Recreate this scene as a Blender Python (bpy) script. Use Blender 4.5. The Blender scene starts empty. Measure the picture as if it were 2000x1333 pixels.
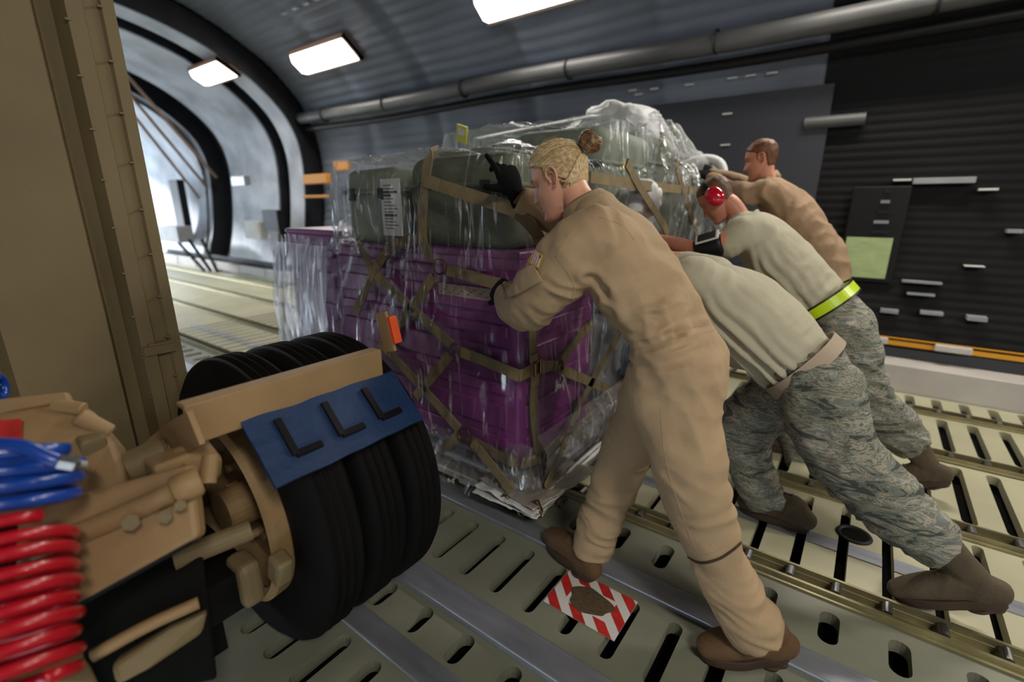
import bpy, bmesh, math, random
from math import sin, cos, pi, radians as R, sqrt, exp
from mathutils import Vector as V, Matrix, noise
from mathutils.bvhtree import BVHTree
random.seed(7)
C = bpy.context.scene.collection
# ---------------------------------------------------------------- camera model (24x36, frame 2000x1333)
H = 1.45; FPX = 931.0; PITCH = math.atan(266/FPX); YAW = R(36.6)
cam = bpy.data.objects.new('camera', bpy.data.cameras.new('camera')); C.objects.link(cam)
cam.location = (0, 0, H); cam.rotation_euler = (pi/2 - PITCH, 0, YAW)
cam.data.lens = 36*FPX/2000; cam.data.sensor_width = 36; cam.data.clip_start = .02; cam.data.clip_end = 400
bpy.context.scene.camera = cam
_fw = V((-sin(YAW), cos(YAW), 0)); _rt = V((cos(YAW), sin(YAW), 0))
def ray(px, py):
    u = (px-1000)/FPX; v = (py-666.5)/FPX
    return _fw*(cos(PITCH)-v*sin(PITCH)) + _rt*u + V((0, 0, -(sin(PITCH)+v*cos(PITCH))))
def at(px, py, Y=None, X=None, Z=None):
    d = ray(px, py)
    t = Y/d.y if Y is not None else (X/d.x if X is not None else (Z-H)/d.z)
    return V((0, 0, H)) + d*t
def atd(px, py, t): return V((0, 0, H)) + ray(px, py)*t
# ---------------------------------------------------------------- materials
def mat(name, col, rough=.6, metal=0, bump=0, bscale=30, var=0, vscale=4, emit=0, ecol=None, sub=0, stretch=(1,1,1), coat=0, spec=.5):
    m = bpy.data.materials.new(name); m.use_nodes = True; nt = m.node_tree; b = nt.nodes['Principled BSDF']
    b.inputs['Base Color'].default_value = (*col, 1); b.inputs['Roughness'].default_value = rough
    b.inputs['Metallic'].default_value = metal; b.inputs['Specular IOR Level'].default_value = spec
    if sub: b.inputs['Subsurface Weight'].default_value = sub; b.inputs['Subsurface Radius'].default_value = (.012, .005, .003)
    if coat: b.inputs['Coat Weight'].default_value = coat
    if emit:
        b.inputs['Emission Color'].default_value = (*(ecol or col), 1); b.inputs['Emission Strength'].default_value = emit
    tc = nt.nodes.new('ShaderNodeTexCoord'); mp = nt.nodes.new('ShaderNodeMapping'); mp.inputs['Scale'].default_value = stretch
    nt.links.new(tc.outputs['Object'], mp.inputs[0])
    if var:
        n = nt.nodes.new('ShaderNodeTexNoise'); n.inputs['Scale'].default_value = vscale; n.inputs['Detail'].default_value = 6
        nt.links.new(mp.outputs[0], n.inputs[0])
        r = nt.nodes.new('ShaderNodeValToRGB')
        r.color_ramp.elements[0].position = .3; r.color_ramp.elements[1].position = .7
        r.color_ramp.elements[0].color = (*[c*(1-var) for c in col], 1); r.color_ramp.elements[1].color = (*[min(1, c*(1+var)) for c in col], 1)
        nt.links.new(n.outputs[0], r.inputs[0]); nt.links.new(r.outputs[0], b.inputs['Base Color'])
    if bump:
        n2 = nt.nodes.new('ShaderNodeTexNoise'); n2.inputs['Scale'].default_value = bscale; n2.inputs['Detail'].default_value = 5
        nt.links.new(mp.outputs[0], n2.inputs[0])
        bp = nt.nodes.new('ShaderNodeBump'); bp.inputs['Strength'].default_value = bump; bp.inputs['Distance'].default_value = .01
        nt.links.new(n2.outputs[0], bp.inputs['Height']); nt.links.new(bp.outputs[0], b.inputs['Normal'])
    return m
def camo(name):
    m = mat(name, (.3,.3,.25), .9); nt = m.node_tree; b = nt.nodes['Principled BSDF']
    tc = nt.nodes.new('ShaderNodeTexCoord'); mp = nt.nodes.new('ShaderNodeMapping'); mp.inputs['Scale'].default_value = (6, 6, 24); mp.inputs['Rotation'].default_value = (0, R(-28), 0)
    n = nt.nodes.new('ShaderNodeTexNoise'); n.inputs['Scale'].default_value = 1; n.inputs['Detail'].default_value = 5; n.inputs['Roughness'].default_value = .65; n.inputs['Distortion'].default_value = .6
    r = nt.nodes.new('ShaderNodeValToRGB'); cr = r.color_ramp; cr.interpolation = 'CONSTANT'
    cols = [(0,(.05,.055,.045)),(.40,(.14,.155,.125)),(.455,(.29,.25,.18)),(.49,(.10,.12,.09)),(.53,(.31,.285,.225)),(.575,(.15,.165,.15)),(.64,(.36,.33,.26))]
    cr.elements[0].position = 0; cr.elements[0].color = (*cols[0][1],1); cr.elements[1].position = cols[1][0]; cr.elements[1].color = (*cols[1][1],1)
    for p, c in cols[2:]:
        e = cr.elements.new(p); e.color = (*c, 1)
    nt.links.new(tc.outputs['Object'], mp.inputs[0]); nt.links.new(mp.outputs[0], n.inputs[0]); nt.links.new(n.outputs[0], r.inputs[0]); nt.links.new(r.outputs[0], b.inputs['Base Color'])
    return m
def film(name, base=.025, tint=(.85,.88,.92), rough=.16, glint=.75, top=.50, milk=.5):
    m = bpy.data.materials.new(name); m.use_nodes = True; nt = m.node_tree
    for n in list(nt.nodes):
        if n.type == 'BSDF_PRINCIPLED': nt.nodes.remove(n)
    out = [n for n in nt.nodes if n.type == 'OUTPUT_MATERIAL'][0]
    tr = nt.nodes.new('ShaderNodeBsdfTransparent'); gl = nt.nodes.new('ShaderNodeBsdfGlossy'); df = nt.nodes.new('ShaderNodeBsdfDiffuse')
    gl.inputs['Roughness'].default_value = rough; gl.inputs[0].default_value = (.95,.97,1,1); df.inputs[0].default_value = (*tint, 1); tr.inputs[0].default_value = (.98,.985,.99,1)
    m1 = nt.nodes.new('ShaderNodeMixShader'); m1.inputs[0].default_value = milk
    nt.links.new(gl.outputs[0], m1.inputs[1]); nt.links.new(df.outputs[0], m1.inputs[2])
    lw = nt.nodes.new('ShaderNodeLayerWeight'); lw.inputs['Blend'].default_value = .22
    mr = nt.nodes.new('ShaderNodeMapRange'); mr.inputs['To Min'].default_value = base; mr.inputs['To Max'].default_value = top
    nt.links.new(lw.outputs['Fresnel'], mr.inputs['Value'])
    tc = nt.nodes.new('ShaderNodeTexCoord'); mp = nt.nodes.new('ShaderNodeMapping'); mp.inputs['Scale'].default_value = (9, 9, 2.2); mp.inputs['Rotation'].default_value = (.2, .35, 0)
    n2 = nt.nodes.new('ShaderNodeTexNoise'); n2.inputs['Scale'].default_value = 1.6; n2.inputs['Detail'].default_value = 7; n2.inputs['Distortion'].default_value = 1.0
    bp = nt.nodes.new('ShaderNodeBump'); bp.inputs['Strength'].default_value = .5; bp.inputs['Distance'].default_value = .012
    nt.links.new(tc.outputs['Object'], mp.inputs[0]); nt.links.new(mp.outputs[0], n2.inputs[0]); nt.links.new(n2.outputs[0], bp.inputs['Height'])
    nt.links.new(bp.outputs[0], gl.inputs['Normal']); nt.links.new(bp.outputs[0], lw.inputs['Normal'])
    # thin white veins painted in as highlight streaks of the creased film
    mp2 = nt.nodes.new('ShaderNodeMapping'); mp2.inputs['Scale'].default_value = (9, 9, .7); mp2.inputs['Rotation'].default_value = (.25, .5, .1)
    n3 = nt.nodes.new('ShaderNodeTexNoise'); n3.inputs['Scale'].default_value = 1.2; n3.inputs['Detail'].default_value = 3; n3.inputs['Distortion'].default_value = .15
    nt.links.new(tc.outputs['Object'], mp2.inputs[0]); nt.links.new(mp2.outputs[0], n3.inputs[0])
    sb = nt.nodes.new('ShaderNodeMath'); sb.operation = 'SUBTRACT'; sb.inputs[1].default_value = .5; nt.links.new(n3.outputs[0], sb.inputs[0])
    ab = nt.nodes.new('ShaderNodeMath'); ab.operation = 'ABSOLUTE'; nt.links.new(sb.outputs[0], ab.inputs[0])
    m4 = nt.nodes.new('ShaderNodeMapRange'); m4.inputs['From Min'].default_value = 0; m4.inputs['From Max'].default_value = .016; m4.inputs['To Min'].default_value = glint; m4.inputs['To Max'].default_value = 0; nt.links.new(ab.outputs[0], m4.inputs['Value'])
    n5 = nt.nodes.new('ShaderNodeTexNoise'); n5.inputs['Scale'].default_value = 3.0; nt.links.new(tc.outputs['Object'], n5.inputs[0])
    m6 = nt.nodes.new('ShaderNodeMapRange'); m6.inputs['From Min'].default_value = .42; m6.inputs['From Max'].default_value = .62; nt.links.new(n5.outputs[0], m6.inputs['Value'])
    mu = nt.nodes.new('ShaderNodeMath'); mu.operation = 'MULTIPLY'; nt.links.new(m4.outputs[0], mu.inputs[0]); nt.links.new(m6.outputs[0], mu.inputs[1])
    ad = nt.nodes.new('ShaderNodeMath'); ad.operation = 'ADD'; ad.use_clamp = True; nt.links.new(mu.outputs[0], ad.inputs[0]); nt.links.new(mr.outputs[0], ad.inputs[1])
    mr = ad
    m2 = nt.nodes.new('ShaderNodeMixShader'); nt.links.new(mr.outputs[0], m2.inputs[0]); nt.links.new(tr.outputs[0], m2.inputs[1]); nt.links.new(m1.outputs[0], m2.inputs[2])
    nt.links.new(m2.outputs[0], out.inputs['Surface'])
    return m
M = dict(
 earr=mat('ear_skin', (.55,.20,.13), .5, sub=.3),
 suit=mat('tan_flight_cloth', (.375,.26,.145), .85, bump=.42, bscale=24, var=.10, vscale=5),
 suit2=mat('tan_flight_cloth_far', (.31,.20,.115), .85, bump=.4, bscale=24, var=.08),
 shirt=mat('sand_cotton', (.43,.395,.285), .9, bump=.30, bscale=20, var=.05, vscale=4),
 camo=camo('tiger_stripe_camouflage'),
 skin=mat('skin', (.66,.33,.21), .5, sub=.15, bump=.08, bscale=150, var=.10, vscale=9),
 skinr=mat('ruddy_skin', (.56,.235,.145), .5, sub=.15, bump=.08, bscale=150, var=.12, vscale=9),
 lip=mat('lips', (.42,.15,.12), .45, sub=.1),
 eye=mat('eye_white', (.5,.47,.44), .25), iris=mat('iris', (.08,.12,.16), .1),
 brow=mat('brow_hair', (.22,.14,.07), .8),
 bootw=mat('brown_suede', (.11,.055,.02), .85, bump=.3, bscale=120, var=.2, vscale=12),
 sole=mat('dark_brown_rubber', (.045,.025,.012), .7),
 bootm=mat('sage_suede', (.085,.062,.035), .85, bump=.3, bscale=120, var=.2, vscale=12),
 glove=mat('black_knit', (.004,.004,.0045), .9, bump=.4, bscale=250, spec=.12),
 black=mat('black_plastic', (.006,.006,.007), .45, spec=.3),
 strap=mat('coyote_webbing', (.17,.122,.055), .75, bump=.5, bscale=300, var=.15, vscale=14),
 strapd=mat('worn_webbing', (.23,.172,.085), .8, bump=.5, bscale=300, var=.2, vscale=14),
 ring=mat('bronzed_steel', (.16,.10,.045), .35, .9, var=.2),
 steel=mat('bare_steel', (.45,.45,.45), .35, 1, var=.2),
 purple=mat('purple_plastic', (.20,.028,.17), .38, bump=.12, bscale=60, var=.18, vscale=3),
 green=mat('olive_canvas', (.11,.125,.08), .7, bump=.3, bscale=60, var=.25, vscale=5),
 greenl=mat('sage_canvas', (.18,.205,.15), .7, bump=.4, bscale=30, var=.25, vscale=6),
 white=mat('white_bag', (.62,.63,.62), .6, bump=.7, bscale=14, var=.12),
 paper=mat('paper', (.66,.65,.62), .8, var=.06), ink=mat('ink', (.05,.05,.05), .8),
 kraft=mat('kraft_paper', (.38,.26,.20), .8, var=.15, vscale=20),
 alu=mat('pallet_aluminium', (.40,.37,.31), .45, .5, bump=.15, var=.2, vscale=7),
 sandp=mat('sand_paint', (.31,.195,.088), .6, bump=.12, bscale=40, var=.16, vscale=5),
 sandd=mat('tan_panel_paint', (.19,.14,.065), .65, bump=.1, bscale=30, var=.12, vscale=2.5),
 rubber=mat('tyre_rubber', (.005,.0045,.0045), .75, var=.3, vscale=8, spec=.12),
 blue=mat('blue_flap_rubber', (.005,.028,.095), .6, bump=.2, bscale=60, var=.15),
 hoseb=mat('blue_hose', (.005,.05,.32), .3, coat=.3), hoser=mat('red_hose', (.42,.002,.012), .3, coat=.3),
 red=mat('red_paint', (.5,.02,.015), .6, var=.25, vscale=20),
 orange=mat('orange_red_lens', (.75,.09,.02), .4),
 deck=mat('cream_deck_paint', (.44,.42,.28), .5, bump=.1, bscale=25, var=.12, vscale=2.5),
 deckg=mat('dimmed_grey_green_deck_paint', (.22,.225,.165), .5, bump=.1, bscale=25, var=.14, vscale=3),  # near deck: colour darkened to carry the light falling off there
 rail=mat('blue_grey_rail_metal', (.36,.38,.42), .35, .6, var=.15, vscale=5, stretch=(1,6,6)),
 railb=mat('brass_toned_rail', (.30,.27,.15), .35, .6, var=.2, vscale=9),
 pit=mat('dark_underfloor', (.006,.006,.005), .9, spec=.1), pitb=mat('brown_underfloor', (.07,.055,.03), .9, var=.4, vscale=9),
 whitep=mat('white_sill_paint', (.55,.52,.48), .5, var=.1, vscale=3), yellow=mat('yellow_paint', (.72,.33,.01), .45, var=.08),
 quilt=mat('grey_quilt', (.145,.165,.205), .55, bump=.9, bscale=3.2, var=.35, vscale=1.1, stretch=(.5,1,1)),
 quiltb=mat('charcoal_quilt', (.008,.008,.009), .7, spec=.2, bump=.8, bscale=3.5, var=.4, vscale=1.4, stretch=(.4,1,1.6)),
 panel=mat('slate_panel', (.033,.036,.045), .45, var=.12, vscale=1),
 frame=mat('dark_paint_and_shade', (.014,.015,.019), .5, var=.3, spec=.25), lightf=mat('pale_liner', (.50,.54,.60), .6, bump=.8, bscale=4, var=.35, vscale=1.6),  # frame: dark fittings, also the painted shade on the nose rings
 pipe=mat('duct_metal', (.12,.12,.118), .5, .35, var=.35, vscale=2, stretch=(.6,1,1)),
 lamp=mat('lamp_diffuser', (1,1,1), .5, emit=7, ecol=(1,.97,.92)), lampf=mat('lamp_frame', (.35,.27,.22), .5),
 lime=mat('lime_placard', (.42,.52,.24), .6, var=.12, vscale=12, stretch=(1,1,3)), hiviz=mat('reflective_lime', (.55,.75,.01), .35, var=.1),
 redm=mat('glossy_red_cup', (.50,.002,.02), .16, coat=.8),
 beltt=mat('tan_belt', (.36,.28,.20), .7), grey=mat('grey_box', (.3,.31,.32), .5, var=.2),
 amber=mat('amber_fitting', (.75,.32,.03), .5), cloud=mat('bright_ground', (.8,.82,.85), .9, var=.05),
 film=film('clear_wrap'), film2=film('milky_glare_wrap', .10, (.93,.94,.95), .2, .9, .8, .6), film3=film('thick_milky_wrap', .42, (.80,.82,.86), .3),  # film2: milky, with extra white in its tint standing for lamp glare
 green2=mat('yellow_green_tag', (.55,.55,.05), .5), bluet=mat('blue_tint', (.10,.16,.30), .6, var=.4, vscale=8),
)
# ---------------------------------------------------------------- hierarchy helpers
def tag(o, label=None, cat=None, group=None, kind=None):
    if label: o['label'] = label
    if cat: o['category'] = cat
    if group: o['group'] = group
    if kind: o['kind'] = kind
    return o
def empty(name, loc, label, cat, group=None):
    o = bpy.data.objects.new(name, None); C.objects.link(o); o.location = loc; o.empty_display_size = .1
    return tag(o, label, cat, group)
def copy_tree(o, parent=None, off=None):
    c = o.copy(); C.objects.link(c)
    c.parent = parent
    if off is not None: c.location = c.location + V(off)
    for ch in o.children: copy_tree(ch, c)
    return c
class MB:
    def __init__(s): s.v = []; s.f = []; s.mi = []; s.cur = 0
    def face(s, f): s.f.append(f); s.mi.append(s.cur)
    def box(s, c, d, rot=None, bev=0):
        n = len(s.v); c = V(c); hx, hy, hz = d[0]/2, d[1]/2, d[2]/2
        rot = rot or Matrix.Identity(3)
        if bev <= 0:
            for x in (-hx, hx):
                for y in (-hy, hy):
                    for z in (-hz, hz): s.v.append(c + rot@V((x, y, z)))
            for f in ((0,1,3,2),(4,6,7,5),(0,4,5,1),(2,3,7,6),(0,2,6,4),(1,5,7,3)): s.face([n+i for i in f])
        else:
            bm = bmesh.new(); bmesh.ops.create_cube(bm, size=1)
            for v in bm.verts: v.co = V((v.co.x*d[0], v.co.y*d[1], v.co.z*d[2]))
            bmesh.ops.bevel(bm, geom=bm.edges[:], offset=bev, segments=3 if bev < .04 else 7, profile=.5, affect='EDGES')
            bm.verts.index_update()
            for v in bm.verts: s.v.append(c + rot@v.co)
            for f in bm.faces: s.face([n+v.index for v in f.verts])
            bm.free()
        return s
    def rings(s, rings, closed=False, cap=True):
        n0 = len(s.v); k = len(rings[0])
        for r in rings: s.v.extend(r)
        m = len(rings)
        for i in range(m if closed else m-1):
            a = n0+i*k; b = n0+((i+1) % m)*k
            for j in range(k): s.face([a+j, a+(j+1) % k, b+(j+1) % k, b+j])
        if cap and not closed:
            s.face([n0+j for j in reversed(range(k))]); s.face([n0+(m-1)*k+j for j in range(k)])
        return s
    def tube(s, pts, r, n=10, closed=False, flat=1.0, up=None):
        pts = [V(p) for p in pts]; m = len(pts); rr = r if isinstance(r, (list, tuple)) else [r]*m
        rings = []; prev = None
        for i, p in enumerate(pts):
            if closed: t = pts[(i+1) % m]-pts[i-1]
            else: t = pts[min(i+1, m-1)]-pts[max(i-1, 0)]
            t.normalize()
            if up is not None: a = V(up)-t*V(up).dot(t)
            elif prev is None:
                a = V((0,0,1)) if abs(t.z) < .9 else V((1,0,0)); a = a-t*a.dot(t)
            else: a = prev-t*prev.dot(t)
            a.normalize(); prev = a; b = t.cross(a)
            rings.append([p+(a*cos(2*pi*j/n)*flat+b*sin(2*pi*j/n))*rr[i] for j in range(n)])
        return s.rings(rings, closed)
    def cyl(s, a, b, r, n=24, bev=0):
        a = V(a); b = V(b); d = (b-a).normalized()
        if bev: return s.tube([a, a+d*.0001, a+d*bev, b-d*bev, b-d*.0001, b], [r-bev, r-bev, r, r, r-bev, r-bev], n)
        return s.tube([a, b], r, n)
    def torus(s, c, axis, r1, r2, n=32, k=8):
        c = V(c); axis = V(axis).normalized(); a = axis.orthogonal().normalized(); b = axis.cross(a)
        return s.tube([c+(a*cos(2*pi*i/n)+b*sin(2*pi*i/n))*r1 for i in range(n)], r2, k, closed=True)
    def lathe(s, c, axis, prof, n=48, up=None):
        c = V(c); axis = V(axis).normalized(); a = (V(up) if up else axis.orthogonal()).normalized(); b = axis.cross(a)
        return s.rings([[c+axis*h+(a*cos(2*pi*j/n)+b*sin(2*pi*j/n))*r for j in range(n)] for r, h in prof], cap=False)
    def ribbon(s, pts, w, nrm, th=.006, samples=6):
        pts = cat(pts, samples) if len(pts) > 2 else [V(p) for p in pts]
        m = len(pts); rings = []
        for i, p in enumerate(pts):
            t = (pts[min(i+1, m-1)]-pts[max(i-1, 0)]).normalized()
            nn = V(nrm(p) if callable(nrm) else nrm); nn = (nn-t*nn.dot(t)).normalized(); sd = t.cross(nn)*w/2
            rings.append([p+sd, p+sd+nn*th, p-sd+nn*th, p-sd])
        return s.rings(rings)
    def loft(s, pts, rad, lat=(0,1,0), n=24, power=2.0, sub=5, caps=(1,1), egg=0):
        """elliptical sections: rad = (half width along lat, half depth across)"""
        P = cat(pts, sub); RR = cat([V((r[0], r[1], 0)) for r in rad], sub)
        m = len(P); rings = []; lat = V(lat)
        fr = []
        for i, p in enumerate(P):
            t = (P[min(i+1, m-1)]-P[max(i-1, 0)]).normalized(); l = (lat-t*lat.dot(t)).normalized(); fr.append((t, l, t.cross(l)))
        def ring(p, a, b, l, q):
            out = []
            for j in range(n):
                c_, s_ = cos(2*pi*j/n), sin(2*pi*j/n)
                x = abs(c_)**(2/power)*(1 if c_ >= 0 else -1); y = abs(s_)**(2/power)*(1 if s_ >= 0 else -1)
                out.append(p+l*a*x+q*b*y)
            return out
        def cap(i, sg):
            t, l, q = fr[i]; a, b = RR[i].x, RR[i].y; h = min(a, b)*caps[0 if sg < 0 else 1]; o = []
            for k in range(1, 5):
                an = k/4.3*pi/2; o.append(ring(P[i]+t*sg*h*sin(an), a*cos(an), b*cos(an), l, q))
            return o
        st = cap(0, -1); en = cap(m-1, 1)
        rings = list(reversed(st)) + [ring(P[i], RR[i].x, RR[i].y, fr[i][1], fr[i][2]) for i in range(m)] + en
        return s.rings(rings)
    def grid(s, f, nu, nv, cu=False):
        n0 = len(s.v)
        for i in range(nu):
            for j in range(nv): s.v.append(V(f(i/(nu if cu else nu-1), j/(nv-1))))
        for i in range(nu if cu else nu-1):
            for j in range(nv-1):
                a = n0+i*nv+j; b = n0+((i+1) % nu)*nv+j
                s.face([a, b, b+1, a+1])
        return s
    def prism(s, poly, z0, z1, tr=lambda p: p):
        n = len(s.v); k = len(poly)
        for z in (z0, z1):
            for x, y in poly: s.v.append(tr(V((x, y, z))))
        s.face([n+j for j in reversed(range(k))]); s.face([n+k+j for j in range(k)])
        for j in range(k): s.face([n+j, n+(j+1) % k, n+k+(j+1) % k, n+k+j])
        return s
    def mesh(s, name):
        me = bpy.data.meshes.new(name); me.from_pydata([tuple(v) for v in s.v], [], s.f); me.validate(verbose=False)
        return me
    def build(s, name, m, parent=None, smooth=False, fix=True, bevel=0):
        me = s.mesh(name)
        ms = m if isinstance(m, (list, tuple)) else [m]
        for x in ms: me.materials.append(x)
        if len(ms) > 1 and len(me.polygons) == len(s.mi): me.polygons.foreach_set('material_index', s.mi)
        if fix:
            bm = bmesh.new(); bm.from_mesh(me); bmesh.ops.recalc_face_normals(bm, faces=bm.faces); bm.to_mesh(me); bm.free()
        if smooth:
            me.polygons.foreach_set('use_smooth', [True]*len(me.polygons))
        o = bpy.data.objects.new(name, me); C.objects.link(o)
        if bevel:
            md = o.modifiers.new('b', 'BEVEL'); md.width = bevel; md.segments = 2; md.limit_method = 'ANGLE'
        if parent is not None:
            o.parent = parent; o.matrix_parent_inverse = Matrix.Translation(-parent_loc(parent))
        return o
def parent_loc(p): return V(p.location)   # every object keeps an identity or pure-offset world matrix
def cat(pts, k):
    pts = [V(p) for p in pts]; n = len(pts)
    if n < 2: return pts
    out = []
    for i in range(n-1):
        p0 = pts[i-1] if i else pts[0]*2-pts[1]; p1 = pts[i]; p2 = pts[i+1]; p3 = pts[i+2] if i+2 < n else pts[-1]*2-pts[-2]
        for j in range(k):
            t = j/k; out.append(.5*((2*p1)+(p2-p0)*t+(2*p0-5*p1+4*p2-p3)*t*t+(3*p1-p0-3*p2+p3)*t**3))
    out.append(pts[-1].copy()); return out
def remesh(mb, vox, smooth=3, fac=.5, sharp=False):
    me = mb.mesh('tmp'); o = bpy.data.objects.new('tmp', me); C.objects.link(o)
    bm = bmesh.new(); bm.from_mesh(me); bmesh.ops.recalc_face_normals(bm, faces=bm.faces); bm.to_mesh(me); bm.free()
    md = o.modifiers.new('r', 'REMESH'); md.mode = 'VOXEL'; md.voxel_size = vox; md.use_smooth_shade = True
    if smooth:
        s = o.modifiers.new('s', 'SMOOTH'); s.factor = fac; s.iterations = smooth
    dg = bpy.context.evaluated_depsgraph_get(); dg.update()
    out = bpy.data.meshes.new_from_object(o.evaluated_get(dg)); bpy.data.objects.remove(o); bpy.data.meshes.remove(me)
    return out
def seg_dist(p, a, b):
    d = b-a; t = max(0, min(1, (p-a).dot(d)/max(1e-9, d.length_squared))); return (p-a-d*t).length
def ridged(p): return 1-2*abs(noise.noise(p))
def wrinkle(me, zones, seams=(), amp0=.003):
    """zones: (centre, radius, axis, freq along axis, amplitude); seams: (polyline, width, depth)"""
    GAIN = 2.3; vs = me.vertices; nr = [V(v.normal) for v in vs]
    zz = [(V(c), r, V(a).normalized(), f, am) for c, r, a, f, am in zones]
    sm = []
    for pl, w, dp in seams:
        for a, b in zip(pl, pl[1:]): sm.append((V(a), V(b), w, dp, (V(a)+V(b))/2, (V(a)-V(b)).length/2+w*3))
    for v, n in zip(vs, nr):
        p = v.co.copy(); d = amp0*noise.noise(p*7)*2 + amp0*1.0*noise.noise(p*15)
        d += amp0*.9*(ridged(V((p.x*5+noise.noise(p*3),p.y*5,p.z*6.5))+V((1,2,noise.noise(p*4))))-.6)
        for c, r, a, f, am in zz:
            q = p-c; l2 = q.length_squared
            if l2 > r*r*4.5: continue
            w = exp(-l2/(r*r)); al = q.dot(a); pe = q-a*al
            s = a*al*f + pe*4.5 + a*noise.noise(p*5)*1.0
            d += GAIN*am*w*(ridged(s+V((3.1, 7.7, 1.3)))-.55)
        for a, b, w, dp, mid, rad in sm:
            if (p-mid).length_squared > rad*rad: continue
            x = seg_dist(p, a, b)/w; d -= dp*1.5*(exp(-x*x)-.4*exp(-(x-2)**2))
        v.co = p+n*d
    me.update()
def link_mesh(me, name, m, parent=None):
    ms = m if isinstance(m, (list, tuple)) else [m]
    me.materials.clear()
    for x in ms: me.materials.append(x)
    me.name = name
    me.polygons.foreach_set('use_smooth', [True]*len(me.polygons))
    o = bpy.data.objects.new(name, me); C.objects.link(o)
    if parent is not None:
        o.parent = parent; o.matrix_parent_inverse = Matrix.Translation(-parent_loc(parent))
    return o
# ================================================================ SETTING
PROF = [(4.98,.30),(5.16,1.0),(5.26,1.9),(5.22,2.5),(5.02,3.0),(4.65,3.42),(4.1,3.8),(3.4,4.08),(2.6,4.25),(1.9,4.3)]
PROF = [tuple(p)[:2] for p in cat([V((a,b,0)) for a,b in PROF], 4)]
PROF = PROF + [(3.8-y, z) for y, z in reversed(PROF[:-1])]
def sect(inset, x, prof=PROF, sc=1.0):
    out = []
    for i, (y, z) in enumerate(prof):
        a = prof[max(i-1,0)]; b = prof[min(i+1,len(prof)-1)]; t = V((b[0]-a[0], b[1]-a[1])).normalized(); n = V((-t.y, t.x))
        yy = y+n.x*inset; zz = z+n.y*inset
        out.append(V((x, 1.9+(yy-1.9)*sc, 1+(zz-1)*sc)))
    return out
def shell(name, x0, x1, i0, i1, inset, m, sc0=1, sc1=1, nx=2, depth=0):
    b = MB(); n = i1-i0
    def f(u, v):
        x = x0+(x1-x0)*u; s = sect(inset, x, PROF, sc0+(sc1-sc0)*u); k = i0+v*n; j = int(min(k, i1-1)); return s[j].lerp(s[j+1], k-j)
    b.grid(f, nx, n+1)
    o = b.build(name, m, smooth=True, fix=False); return tag(o, kind='structure')
NP = len(PROF)-1; mid = NP//2
# far side wall and crown, in liner sections
def quilted(name, x0, x1, i0, i1, m, cell=.13, depth=.022, ps=1.0):
    """padded liner: real horizontal pillows between stitch lines"""
    b = MB(); S = sect(0, 0); cum = [0]
    for i in range(i0, i1): cum.append(cum[-1]+(S[i+1]-S[i]).length)
    L = cum[-1]; nv = int(L/cell)*5+1; nu = max(2, int((x1-x0)/.12)+1)
    def f(u, v):
        x = x0+(x1-x0)*u; d = v*L; k = 0
        while k < len(cum)-2 and cum[k+1] < d: k += 1
        a, c = S[i0+k], S[i0+k+1]; p = a.lerp(c, (d-cum[k])/(cum[k+1]-cum[k])); t = (c-a).normalized(); n = V((0, -t.z, t.y)).normalized()
        ww = abs(sin(pi*d/cell))**.5*depth + noise.noise(V((x*1.6, d*1.6, 3)))*.03 - .06*exp(-((x+40) % 1.55-.775)**2/.006)*ps
        q = p+n*(-ww if False else ww); return (x, q.y, q.z)
    b.grid(f, nu, nv); o = b.build(name, m, smooth=True, fix=False); return tag(o, kind='structure')
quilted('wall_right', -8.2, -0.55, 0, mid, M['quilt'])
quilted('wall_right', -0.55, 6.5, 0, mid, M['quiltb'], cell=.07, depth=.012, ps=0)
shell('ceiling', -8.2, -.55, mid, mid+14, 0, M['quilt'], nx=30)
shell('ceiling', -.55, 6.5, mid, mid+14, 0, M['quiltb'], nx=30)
shell('wall_leak_shell', -17.5, 6.7, 0, NP, -.20, M['frame'], nx=40)  # outer shell added to stop daylight leaking between the liner sections
shell('wall_left', -8.2, 6.5, mid+14, NP, 0, M['quilt'], nx=30)
# aft bulkhead closes the hold behind the camera
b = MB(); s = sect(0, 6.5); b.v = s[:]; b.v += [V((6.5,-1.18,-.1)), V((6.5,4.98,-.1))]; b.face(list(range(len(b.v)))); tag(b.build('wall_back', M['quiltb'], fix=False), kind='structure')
# nose section: stepped ring frames and pale liners, shaded parts painted near-black
def ringframe(name, x0, x1, inset, m, sc=1.0, back=0):
    b = MB(); a = sect(inset, x0, PROF, sc); c = sect(inset, x1, PROF, sc); d = sect(back, x1, PROF, sc); e = sect(back, x0, PROF, sc)
    n = len(a)
    for i in range(n-1):
        for r0, r1 in ((a, c), (c, d), (d, e), (e, a)):
            k = len(b.v); b.v += [r0[i], r0[i+1], r1[i+1], r1[i]]; b.face([k,k+1,k+2,k+3])
    bm_ = b.build(name, m, smooth=False); return tag(bm_, kind='structure')
shell('wall_front', -9.2, -8.2, 0, NP, 0, M['frame'], nx=4)
shell('wall_front', -11.9, -9.2, 0, NP, 0, M['frame'], 1, .97, nx=10)  # shade between the rings put into the colour
shell('wall_front', -17.5, -11.9, 0, NP, .02, M['lightf'], .97, .86, nx=20)
ringframe('trim_1', -8.75, -8.25, .30, M['lightf'])
ringframe('trim_2', -11.0, -9.1, .32, M['lightf'])
ringframe('trim_3', -16.5, -11.7, .34, M['lightf'], .97)
ringframe('trim_4', -9.09, -9.03, .34, M['frame']); ringframe('trim_5', -11.69, -11.62, .37, M['frame'], .97); ringframe('trim_6', -8.24, -8.2, .33, M['frame'])  # dark facings: shaded aft sides of the rings, painted near-black
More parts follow.
